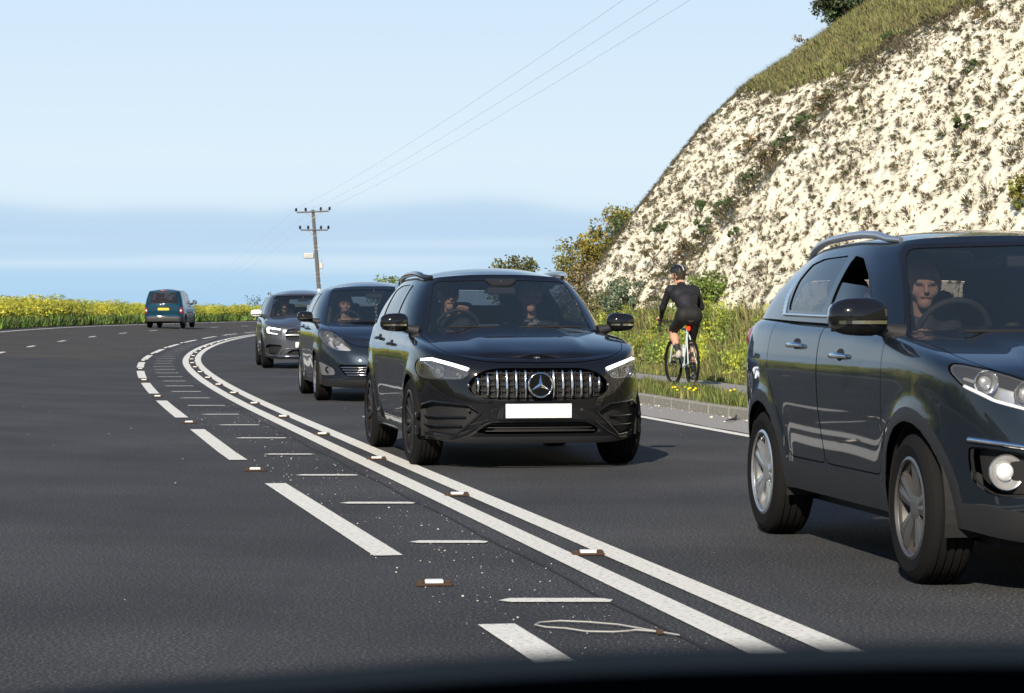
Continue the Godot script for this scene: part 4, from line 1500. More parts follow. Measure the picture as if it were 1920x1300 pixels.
func plate(car: Node3D, c: Vector3, m: Material, face: float) -> void:
	var mb := MB.new()
	mb.rbox(c, Vector3(0.52, 0.111, 0.012), 0.005)
	var p := part("number_plate", mb, m, car)
	for x in [-0.235, 0.235]:
		for y in [-0.036, 0.036]:
			var d := MB.new()
			d.ball(c + Vector3(x, y, face * 0.007), Vector3(0.004, 0.004, 0.002), 6, 4)
			part("screw", d, M.black, p)

func star_badge(car: Node3D, c: Vector3, r: float) -> void:
	var disc := MB.new()
	disc.lathe(c, Vector3(0, 0, 1), [[r * 1.02, -0.03], [r * 1.02, 0.0], [r * 0.86, 0.012], [0.0, 0.016]], 32)
	var o := part("badge", disc, M.gloss_black, car)
	var ring := MB.new()
	var pts := []
	for k in 33: pts.append(c + Vector3(cos(TAU * k / 32.0) * r * 0.95, sin(TAU * k / 32.0) * r * 0.95, 0.014))
	ring.tube(pts, r * 0.075, 8, false)
	for k in 3:
		var an := PI / 2 + TAU * k / 3.0
		var tip := c + Vector3(cos(an), sin(an), 0) * r * 0.9 + Vector3(0, 0, 0.016)
		var mid := c + Vector3(0, 0, 0.034)
		for s in [-1.0, 1.0]:
			var e: Vector3 = c + Vector3(cos(an + s * PI / 3), sin(an + s * PI / 3), 0) * r * 0.17 + Vector3(0, 0, 0.018)
			var nn := Vector3(cos(an + s * 0.9), sin(an + s * 0.9), 1.1).normalized()
			ring.tri(mid, tip, e, nn, nn, nn)
	part("three_pointed_star", ring, M.chrome, o)

func front_path(sh: Shell, pts: Array, off: float, sg := 1.0, steps := 4, tail := false) -> Array:
	var res := []
	for i in pts.size():
		var nx: int = mini(i + 1, pts.size() - 1)
		for k in (steps if i < pts.size() - 1 else 1):
			var t := k / float(steps)
			var w: float = lerpf(pts[i][0], pts[nx][0], t); var h: float = lerpf(pts[i][1], pts[nx][1], t)
			var l: float = sh.front_l(absf(w), h, tail)
			res.append(Vector3(w * sg, h, l + (-off if tail else off)))
	return res

func side_path(sh: Shell, pts: Array, off: float, sg: float, glass := false, steps := 4) -> Array:
	var res := []
	for i in pts.size():
		var nx: int = mini(i + 1, pts.size() - 1)
		for k in (steps if i < pts.size() - 1 else 1):
			var t := k / float(steps)
			var l: float = lerpf(pts[i][0], pts[nx][0], t); var h: float = lerpf(pts[i][1], pts[nx][1], t)
			var w: float = sh.glass_w(l, h) if glass else sh.side_w(l, h)
			res.append(Vector3(sg * (w + off), h, l))
	return res

func lamp(car_part: Node, c: Vector3, r: float, deep: float, m: Material, called := "reflector", bulb: Material = null) -> void:
	# bowl reflector with a bulb lens
	var mb := MB.new()
	mb.lathe(c, Vector3(0, 0, 1), [[r * 0.25, -deep], [r * 0.7, -deep * 0.7], [r, 0.0], [r * 1.08, 0.004], [r * 1.08, -0.01]], 24)
	part(called, mb, m, car_part)
	var b := MB.new()
	b.ball(c + Vector3(0, 0, -deep * 0.55), Vector3(r * 0.55, r * 0.55, r * 0.4), 14, 8)
	part("projector_lens", b, bulb if bulb else M.lens, car_part)

func base_names(body: Material, glass: Material, dark_glass: Material) -> Dictionary:
	return {"body": ["body_shell", body], "bonnet": ["bonnet", body], "door_front": ["front_door", body], "door_rear": ["rear_door", body],
		"seam": ["seam", M.black], "windscreen": ["windscreen", glass], "ws_edge": ["windscreen_seal", M.gloss_black], "glass_front": ["side_window", glass], "glass_rear": ["rear_side_window", dark_glass],
		"glass_tail": ["rear_window", dark_glass], "roof": ["roof_and_pillars", body], "pillar": ["window_frame", M.gloss_black], "headlight": ["headlight", M.lamp_glass], "lamp_back": ["lamp_housing", M.lamp_back],
		"grille": ["grille_recess", M.black], "intake": ["air_intake", M.black], "low_intake": ["lower_intake", M.black], "drl": ["running_light", M.drl],
		"cladding": ["lower_cladding", M.trim], "bumper_low": ["bumper_lip", M.trim], "taillight": ["tail_light", M.tail_red], "tailgate": ["tailgate", body], "lamp_white": ["lamp_band", M.lamp_white], "fog_pod": ["fog_lamp_pod", M.silver],
		"tail_bumper": ["rear_bumper", M.trim]}

func make_black_suv(at_pos: Vector3, turn: float) -> Node3D:
	var car := thing("suv_car", "glossy black SUV with vertical chrome grille bars and blank white plate", "car", at_pos, turn, "oncoming cars in the queue")
	var P := {"hw": 0.915, "wb": 2.729, "wr": 0.352, "arch": 0.385, "fo": 0.87, "flare": 0.022, "cowl": -0.62, "round": 0.05,
		"keys": [[0, .875, .872, .21], [.3, .865, .874, .21], [.55, .81, .884, .21], [.73, .68, .902, .22], [.84, .47, .94, .23], [.895, .18, .985, .23], [.905, -.3, 1.035, .23], [.905, -1.0, 1.065, .23], [.905, -2.0, 1.095, .23], [.905, -2.7, 1.12, .23], [.87, -3.15, 1.14, .26], [.74, -3.45, 1.15, .3], [.4, -3.54, 1.15, .3], [0, -3.55, 1.15, .3]],
		"front": [[.15, -.10], [.25, -.015], [.36, 0], [.52, 0], [.64, -.012], [.76, -.04], [.84, -.085], [.9, -.14], [1.0, -.26]],
		"side": [[.2, -.07], [.3, -.04], [.45, -.022], [.62, -.004], [.8, 0], [.92, -.008], [1.02, -.03], [1.16, -.07]],
		"rear": [[.2, -.12], [.4, -.02], [.6, 0], [.8, -.02], [1.0, -.06], [1.16, -.1]],
		"bonnet": [[-.7, 1.115], [-.4, 1.10], [0, 1.055], [.4, .99], [.65, .93], [.78, .885], [.9, .872]], "dome": [.36, .46, .014],
		"top": [[0, -.34, 1.085, 0, -1.05, 1.535], [.35, -.38, 1.085, .3, -1.06, 1.532], [.62, -.48, 1.075, .52, -1.10, 1.518], [.765, -.62, 1.065, .60, -1.18, 1.50], [.84, -.88, 1.055, .64, -1.36, 1.50], [.85, -1.3, 1.06, .65, -1.65, 1.515], [.85, -2.0, 1.08, .65, -2.2, 1.51], [.84, -2.6, 1.10, .63, -2.65, 1.485], [.80, -3.05, 1.13, .59, -2.95, 1.46], [.68, -3.3, 1.14, .5, -3.08, 1.45], [.35, -3.4, 1.14, .3, -3.14, 1.45], [0, -3.42, 1.14, 0, -3.15, 1.45]],
		"roof": [[-3.15, 1.47], [-2.8, 1.55], [-2.2, 1.60], [-1.7, 1.608], [-1.3, 1.58], [-1.05, 1.545]]}
	var body: Material = M.paint_black
	var sh := Shell.new(self, P)
	sh.build_lower()
	var hl := rounded([[.515, .785], [.60, .82], [.80, .885], [.875, .872], [.90, .80], [.885, .72], [.83, .702], [.585, .702]], 0.03)
	sh.carve([
		region("side", circle(0, P.wr, P.arch), "", {"nmin": 0.3}), region("side", circle(-P.wb, P.wr, P.arch), "", {"nmin": 0.3}),
		region("front", rounded([[-.1, .795], [.33, .795], [.46, .768], [.555, .69], [.56, .635], [.49, .565], [.3, .548], [-.1, .535]], 0.04), "grille", {"push": 0.075}),
		region("front", hl, "headlight", {"gap": 0.005, "lr": true, "nmin": 0.05, "zmin": 0.0, "behind": "lamp_back", "depth": 0.07}),
		region("front", rounded([[.455, .45], [.56, .51], [.80, .53], [.865, .50], [.875, .29], [.65, .265]], 0.04), "intake", {"lr": true, "push": 0.035, "nmin": 0.1, "zmin": 0.15}),
		region("front", rounded([[-.1, .375], [.38, .375], [.53, .285], [-.1, .285]], 0.03), "low_intake", {"push": 0.08}),
		region("top", rounded([[-.2, .80], [.30, .79], [.56, .72], [.72, .55], [.775, .3], [.79, -.2], [.76, -.66], [-.2, -.66]], 0.1), "bonnet", {"gap": 0.006, "nmin": 0.55, "zmin": -0.7}),
		region("side", rounded([[-.46, 1.2], [-.40, .7], [-.47, .33], [-1.42, .33], [-1.48, .7], [-1.5, 1.2]], 0.05), "door_front", {"gap": 0.006, "lr": true, "nmin": 0.3}),
		region("side", rounded([[-1.5, 1.2], [-1.48, .7], [-1.42, .33], [-2.2, .33], [-2.32, .62], [-2.62, .92], [-2.6, 1.2]], 0.05), "door_rear", {"gap": 0.006, "lr": true, "nmin": 0.3}),
		region("side", rounded([[1.2, .10], [1.2, .262], [.3, .262], [-2.4, .30], [-3.8, .37], [-3.8, .1]], 0.01), "bumper_low", {"nmin": -1.0, "zones": true})])
	sh.rest("body")
	sh.build_top()
	sh.carve([
		region("front", rounded([[-.1, 1.0], [.735, 1.0], [.70, 1.12], [.575, 1.505], [-.1, 1.522]], 0.05), "windscreen", {"gap": 0.02, "gapname": "ws_edge", "gappush": 0.0, "push": 0.004, "nmin": 0.28, "zmin": -1.4}),
		region("side", rounded([[-.80, 1.115], [-1.02, 1.30], [-1.30, 1.455], [-1.50, 1.475], [-1.50, 1.115]], 0.03), "glass_front", {"gap": 0.012, "gapname": "pillar", "gappush": 0.0, "lr": true, "push": 0.006, "nmin": 0.35}),
		region("side", rounded([[-1.56, 1.115], [-1.56, 1.478], [-2.1, 1.47], [-2.5, 1.43], [-2.42, 1.14]], 0.03), "glass_rear", {"gap": 0.012, "gapname": "pillar", "gappush": 0.0, "lr": true, "push": 0.006, "nmin": 0.35}),
		region("rear", rounded([[-.1, 1.16], [.6, 1.16], [.52, 1.42], [-.1, 1.43]], 0.05), "glass_tail", {"push": 0.005})])
	sh.rest("roof")
	var names := base_names(body, M.glass, M.dark_glass)
	var made := commit_shell(sh, names, car)
	# grille bars on a fine mesh, and the badge
	var gr: Node = made["grille"]
	for k in 16:
		var w := (k - 7.5) * 0.0735
		if absf(w) < 0.08: continue
		var top := 0.778 - maxf(0.0, absf(w) - 0.33) * 0.42
		var bot := 0.556 + maxf(0.0, absf(w) - 0.36) * 0.35
		var mb := MB.new()
		mb.tube([Vector3(w, bot, sh.front_l(w, bot) - 0.035), Vector3(w, bot + 0.03, sh.front_l(w, bot + 0.03) - 0.012), Vector3(w, 0.66, sh.front_l(w, 0.66) - 0.006), Vector3(w, top - 0.02, sh.front_l(w, top - 0.02) - 0.004), Vector3(w, top, sh.front_l(w, top) - 0.02)], [0.007, 0.0095, 0.0105, 0.0095, 0.007], 8)
		part("grille_bar", mb, M.chrome, gr)
	var net := MB.new()
	for k in 5:
		var h := 0.575 + k * 0.045
		net.tube(front_path(sh, [[-.50, h], [-.25, h], [0, h], [.25, h], [.50, h]], -0.045), 0.005, 5)
	for k in 21:
		var w := (k - 10) * 0.049
		net.tube([Vector3(w, .56, sh.front_l(w, .56) - 0.05), Vector3(w, .77, sh.front_l(w, .77) - 0.05)], 0.004, 4)
	part("grille_mesh", net, M.trim, gr)
	for sg in [1.0, -1.0]:
		var rim := MB.new()
		rim.tube(front_path(sh, [[.455, .45], [.56, .512], [.80, .532], [.862, .50], [.872, .29], [.65, .265], [.455, .45]], 0.0, sg, 3), 0.010, 8, false)
		part("intake_frame", rim, M.gloss_black, car)
		for k in 2:
			var slat := MB.new()
			var h := 0.345 + k * 0.07
			slat.tube(front_path(sh, [[.60 - 0.03 * k, h], [.74, h], [.84, h]], -0.022, sg), 0.008, 6)
			part("intake_slat", slat, M.gloss_black, car)
		var wing := MB.new()
		wing.tube(front_path(sh, [[.885, .245], [.66, .247], [.56, .29], [.42, .392], [.2, .398], [0, .398]], 0.0, sg, 3), 0.009, 6)
		part("bumper_wing", wing, M.gloss_black, car)
		for q in [[.42, .04], [.30, .07]]:
			var fin := MB.new()
			fin.rbox(Vector3(sg * 0.895, q[0], 0.38), Vector3(0.03, q[1], 0.05), 0.01)
			part("side_fin", fin, M.gloss_black, car)
		var key := "headlight@L" if sg > 0 else "headlight@R"
		for q in [[.62, .745, .03], [.76, .765, .045]]:
			lamp(made[key], Vector3(sg * q[0], q[1], sh.front_l(q[0], q[1]) - 0.035), q[2], 0.03, M.lamp_chrome)
		var up := front_path(sh, [[.535, .795], [.66, .834], [.80, .874], [.866, .864]], -0.007, sg, 5)
		var dn := front_path(sh, [[.558, .770], [.66, .806], [.80, .848], [.866, .846]], -0.007, sg, 5)
		var dr := MB.new()
		for k in up.size() - 1: dr.squad(dn[k], dn[k + 1], up[k + 1], up[k], Vector3(0, 0, 1), Vector3(0, 0, 1), Vector3(0, 0, 1), Vector3(0, 0, 1))
		part("running_light", dr, M.drl, made[key])
		var line := MB.new()
		line.tube(front_path(sh, [[.60, .715], [.71, .716], [.77, .77], [.845, .835]], -0.02, sg), 0.0035, 5)
		part("lamp_trim", line, M.chrome, made[key])
	for k in 3:
		var sl := MB.new()
		var h := 0.305 + k * 0.027
		sl.tube(front_path(sh, [[-.42, h], [0, h], [.42, h]], -0.035), 0.005, 5)
		part("intake_slat", sl, M.trim, car)
	star_badge(car, Vector3(0, 0.664, sh.front_l(0, 0.66) + 0.012), 0.098)
	plate(car, Vector3(-0.015, 0.463, sh.front_l(0, 0.46) + 0.016), M.plate_white, 1)
	var em := MB.new()
	em.ball(Vector3(0, 0.872, 0.735), Vector3(0.026, 0.012, 0.026), 16, 8)
	part("bonnet_emblem", em, M.chrome, car)
	for w in [-.55, .33]:
		var s := MB.new()
		s.lathe(Vector3(w, 0.47, sh.front_l(w, 0.47) - 0.004), Vector3(0, 0, 1), [[0.012, 0], [0.012, 0.006], [0, 0.007]], 12)
		part("parking_sensor", s, M.trim, car)
	finish_car(car, P, sh, [-1.30, .955, -2.18, .995], M.cabin, M.gloss_black)
	for e in [[-0.9, 0.0], [0.9, 0.0]]: wheel(car, signf(e[0]) * 0.80, P.wr, 0, P.wr, 0.235, M_w_dark(), 0.03)
	for e in [-1.0, 1.0]: wheel(car, e * 0.80, P.wr, -P.wb, P.wr, 0.235, M_w_dark())
	roof_rail(car, sh, 0.015, -1.15, -2.9, 0.028, M.gloss_black, 0.027)
	door_mirror(car, 1.0, Vector3(0.785, 1.09, -0.58), Vector3(0.235, 0.165, 0.17), M.gloss_black, M.chrome)
	door_mirror(car, -1.0, Vector3(-0.79, 1.09, -0.58), Vector3(0.235, 0.165, 0.17), M.gloss_black, M.chrome)
	var sp := MB.new()
	sp.rbox(Vector3(0, 1.475, -3.2), Vector3(1.16, 0.035, 0.24), 0.015)
	for sg in [1, -1]: sp.rbox(Vector3(sg * 0.58, 1.46, -3.24), Vector3(0.03, 0.10, 0.26), 0.012)
	part("roof_spoiler", sp, M.gloss_black, car)
	var cam := MB.new()
	cam.prism(rounded([[-.14, 0], [.14, 0], [.10, -.075], [.05, -.10], [-.05, -.10], [-.10, -.075]], 0.03), -0.006, 0.006)
	var cm := part("camera_housing", cam, M.trim, car)
	cm.position = Vector3(0, 1.505, -0.985); cm.rotation.x = -0.98
	return car

func M_w_dark() -> Dictionary:
	return {"rim": 0.255, "n": 7, "pair": [-0.17, 0.17], "w0": 0.016, "w1": 0.02, "mat": M.rim_dark}

func finish_car(car: Node3D, P: Dictionary, sh: Shell, handles: Array, cabin_mat: Material, handle_mat: Material) -> void:
	wheel_arch(car, P)
	cabin(car, P, cabin_mat)
	handle(car, sh, handles[0], handles[1], handle_mat)
	handle(car, sh, handles[2], handles[3], handle_mat)
	var wp := MB.new()
	var z: float = P.top[0][1]; var h: float = P.top[0][2]
	for sg in [0.05, -0.55]:
		wp.tube([Vector3(sg, h + 0.02, z + 0.03), Vector3(sg + 0.25, h + 0.022, z + 0.02), Vector3(sg + 0.55, h + 0.02, z - 0.06)], 0.008, 6)
	part("wiper", wp, M.black, car)

func make_slate_suv(at_pos: Vector3, turn: float) -> Node3D:
	var car := thing("suv_car", "dark slate grey SUV with silver roof rails, silver spoked wheels and open driver window", "car", at_pos, turn, "oncoming cars in the queue")
	var P := {"hw": 0.925, "wb": 2.64, "wr": 0.345, "arch": 0.40, "fo": 0.88, "flare": 0.022, "cowl": -0.60, "round": 0.06, "seath": 0.70,
		"keys": [[0, .90, .945, .24], [.35, .88, .95, .24], [.6, .80, .965, .24], [.77, .64, .99, .26], [.875, .38, 1.03, .29], [.915, .05, 1.08, .29], [.925, -.5, 1.14, .29], [.925, -1.3, 1.175, .29], [.925, -2.1, 1.19, .29], [.92, -2.7, 1.20, .29], [.885, -3.1, 1.20, .32], [.77, -3.40, 1.19, .35], [.45, -3.54, 1.18, .35], [0, -3.57, 1.18, .35]],
		"front": [[.2, -.10], [.3, -.02], [.42, 0], [.58, .0], [.7, -.02], [.82, -.06], [.92, -.12], [1.0, -.18], [1.08, -.26]],
		"side": [[.25, -.075], [.36, -.052], [.5, -.034], [.64, -.016], [.78, -.004], [.92, 0], [1.0, -.004], [1.1, -.022], [1.2, -.055]],
		"rear": [[.25, -.10], [.45, 0], [.7, 0], [.9, -.03], [1.1, -.07], [1.2, -.1]],
		"bonnet": [[-.7, 1.165], [-.4, 1.145], [0, 1.11], [.4, 1.06], [.65, 1.0], [.78, .955], [.92, .945]], "dome": [.42, .54, .016],
		"top": [[0.0, -0.32, 1.13, 0.0, -1.02, 1.62], [0.4, -0.38, 1.13, 0.34, -1.04, 1.615], [0.66, -0.52, 1.135, 0.55, -1.1, 1.6], [0.79, -0.7, 1.15, 0.615, -1.2, 1.585], [0.855, -0.98, 1.17, 0.655, -1.4, 1.59], [0.868, -1.4, 1.18, 0.665, -1.7, 1.597], [0.862, -2.1, 1.19, 0.66, -2.25, 1.58], [0.84, -2.7, 1.2, 0.62, -2.65, 1.545], [0.79, -3.1, 1.2, 0.57, -2.95, 1.515], [0.65, -3.38, 1.19, 0.48, -3.1, 1.495], [0.3, -3.45, 1.18, 0.25, -3.17, 1.495], [0.0, -3.46, 1.18, 0.0, -3.18, 1.495]],
		"roof": [[-3.18, 1.515], [-2.8, 1.605], [-2.2, 1.66], [-1.7, 1.672], [-1.3, 1.652], [-1.02, 1.625]]}
	var sh := Shell.new(self, P)
	sh.build_lower()
	sh.carve([
		region("side", circle(0, P.wr, P.arch), "", {"nmin": 0.3}), region("side", circle(-P.wb, P.wr, P.arch), "", {"nmin": 0.3}),
		region("side", circle(0, P.wr, P.arch + 0.065, 40), "cladding", {"nmin": 0.3, "lr": true}), region("side", circle(-P.wb, P.wr, P.arch + 0.065, 40), "cladding", {"nmin": 0.3, "lr": true}),
		region("front", rounded([[-.1, .86], [.40, .86], [.47, .80], [.40, .735], [-.1, .72]], 0.03), "grille", {"push": 0.05}),
		region("front", rounded([[.49, .82], [.56, .93], [.70, .985], [.84, 1.025], [.865, .985], [.83, .91], [.74, .85], [.62, .815]], 0.03), "headlight", {"gap": 0.006, "lr": true, "nmin": 0.05, "zmin": 0.0, "behind": "lamp_back", "depth": 0.09}),
		region("front", rounded([[.55, .62], [.82, .66], [.80, .50], [.74, .44], [.60, .45]], 0.03), "intake", {"gap": 0.008, "lr": true, "push": 0.05, "nmin": 0.1, "zmin": 0.1}),
		region("front", rounded([[-.1, .60], [.45, .60], [.42, .46], [-.1, .45]], 0.03), "low_intake", {"push": 0.06}),
		region("top", rounded([[-.2, .84], [.34, .83], [.60, .74], [.74, .56], [.795, .3], [.815, -.2], [.79, -.64], [-.2, -.64]], 0.1), "bonnet", {"gap": 0.006, "nmin": 0.5, "zmin": -0.7}),
		region("side", rounded([[-.42, 1.35], [-.40, .9], [-.43, .62], [-.50, .46], [-1.45, .46], [-1.50, .8], [-1.53, 1.35]], 0.05), "door_front", {"gap": 0.007, "lr": true, "nmin": 0.3}),
		region("side", rounded([[-1.53, 1.35], [-1.50, .8], [-1.45, .46], [-2.12, .46], [-2.25, .66], [-2.5, .92], [-2.5, 1.35]], 0.05), "door_rear", {"gap": 0.007, "lr": true, "nmin": 0.3}),
		region("front", rounded([[-.1, .1], [1.2, .1], [1.2, .405], [.75, .40], [.55, .36], [-.1, .36]], 0.03), "bumper_low", {"nmin": -1.0, "zmin": 0.3}),
		region("side", rounded([[1.2, .1], [1.2, .40], [-.3, .435], [-2.3, .435], [-3.8, .45], [-3.8, .1]], 0.01), "cladding", {"nmin": -1.0, "zmax": 0.4, "zones": true})])
	sh.rest("body")
	sh.build_top()
	sh.carve([
		region("front", rounded([[-.1, 1.05], [.765, 1.05], [.735, 1.17], [.61, 1.58], [-.1, 1.6]], 0.06), "windscreen", {"gap": 0.022, "gapname": "ws_edge", "gappush": 0.0, "push": 0.004, "nmin": 0.28, "zmin": -1.42}),
		region("side", rounded([[-.87, 1.225], [-.97, 1.31], [-1.16, 1.44], [-1.36, 1.53], [-1.54, 1.548], [-1.54, 1.225]], 0.03), "", {"gap": 0.014, "gapname": "pillar", "gappush": 0.0, "nmin": 0.35, "sub": [
			region("side", rounded([[-.80, 1.20], [-.93, 1.29], [-1.12, 1.375], [-1.56, 1.40], [-1.58, 1.2]], 0.02), "glass_front", {"lr": true, "push": 0.008, "nmin": 0.3})]}),
		region("side", rounded([[-1.61, 1.225], [-1.61, 1.55], [-2.1, 1.54], [-2.34, 1.51], [-2.44, 1.42], [-2.36, 1.235]], 0.03), "glass_rear", {"gap": 0.014, "gapname": "pillar", "gappush": 0.0, "lr": true, "push": 0.006, "nmin": 0.35}),
		region("rear", rounded([[-.1, 1.2], [.56, 1.2], [.5, 1.42], [-.1, 1.43]], 0.05), "glass_tail", {"push": 0.005})])
	sh.rest("roof")
	var names := base_names(M.paint_slate, M.glass, M.dark_glass)
	names["bumper_low"] = ["bumper_lip", M.trim]
	names["lamp_back"] = ["lamp_housing", M.lamp_bright]
	var made := commit_shell(sh, names, car)
	var gf := MB.new()
	gf.tube(front_path(sh, [[-.46, .80], [-.39, .858], [0, .862], [.39, .858], [.46, .80], [.39, .737], [0, .722], [-.39, .737], [-.46, .80]], 0.002, 1.0, 3), 0.010, 6, false)
	part("grille_frame", gf, M.chrome, made["grille"])
	for k in 3:
		var gs := MB.new()
		gs.tube(front_path(sh, [[-.42, .76 + k * .033], [0, .755 + k * .035], [.42, .76 + k * .033]], -0.025, 1.0, 5), 0.007, 6)
		part("grille_slat", gs, M.trim, made["grille"])
	for sg in [1.0, -1.0]:
		var tr := MB.new()
		tr.tube(side_path(sh, [[-.90, 1.218], [-1.6, 1.218], [-2.40, 1.226]], 0.004, sg, true, 6), 0.009, 6)
		part("chrome_sill_strip", tr, M.chrome, car)
		var cp := MB.new()
		var a := side_path(sh, [[-2.36, 1.222], [-2.44, 1.33], [-2.42, 1.45]], 0.006, sg, true, 5)
		for k in a.size() - 1:
			cp.quad(a[k], a[k] + Vector3(0, 0.0, -0.075), a[k + 1] + Vector3(0, 0, -0.045), a[k + 1])
		part("chrome_pillar_trim", cp, M.chrome, car)
		var key := "headlight@L" if sg > 0 else "headlight@R"
		for q in [[.745, .935, .05], [.60, .885, .055]]:
			lamp(made[key], Vector3(sg * q[0], q[1], sh.front_l(q[0], q[1]) - 0.05), q[2], 0.05, M.lamp_chrome, "reflector", M.lamp_bright)
		var li := MB.new()
		li.tube(front_path(sh, [[.52, .825], [.63, .823], [.73, .855], [.82, .915]], -0.02, sg), 0.010, 6)
		part("lamp_trim", li, M.lamp_white, made[key])
		var st := MB.new()
		st.tube(front_path(sh, [[.53, .645], [.68, .668], [.815, .685]], 0.004, sg), 0.013, 6)
		part("chrome_fog_strip", st, M.chrome, car)
		lamp(car, Vector3(sg * 0.70, 0.55, sh.front_l(0.70, 0.55) - 0.012), 0.072, 0.04, M.lamp_bright, "fog_lamp", M.lamp_white)
		var tl := MB.new()
		tl.ball(Vector3(sg * 0.755, 1.08, -3.17), Vector3(0.10, 0.10, 0.20), 16, 10)
		part("tail_light", tl, M.tail_red, car)
	plate(car, Vector3(0, 0.50, sh.front_l(0, 0.5) + 0.016), M.plate_white, 1)
	finish_car(car, P, sh, [-1.10, 1.02, -1.93, 1.062], M.cabin, M.chrome)
	var ws := {"rim": 0.235, "n": 5, "pair": [-0.16, 0.16], "w0": 0.026, "w1": 0.034, "mat": M.rim_silver, "dish": 0.03, "phase": 0.3}
	var wd := ws.duplicate(); wd.mat = M.rim_grey; wd.phase = 0.15
	for e in [-1.0, 1.0]:
		wheel(car, e * 0.805, P.wr, 0, P.wr, 0.225, wd, -0.02)
		wheel(car, e * 0.805, P.wr, -P.wb, P.wr, 0.225, ws)
	roof_rail(car, sh, 0.025, -1.17, -2.9, 0.03, M.silver, 0.021)
	for sg in [1.0, -1.0]: door_mirror(car, sg, Vector3(sg * 0.81, 1.155, -0.52), Vector3(0.285, 0.20, 0.20), M.gloss_black, M.chrome)
	return car

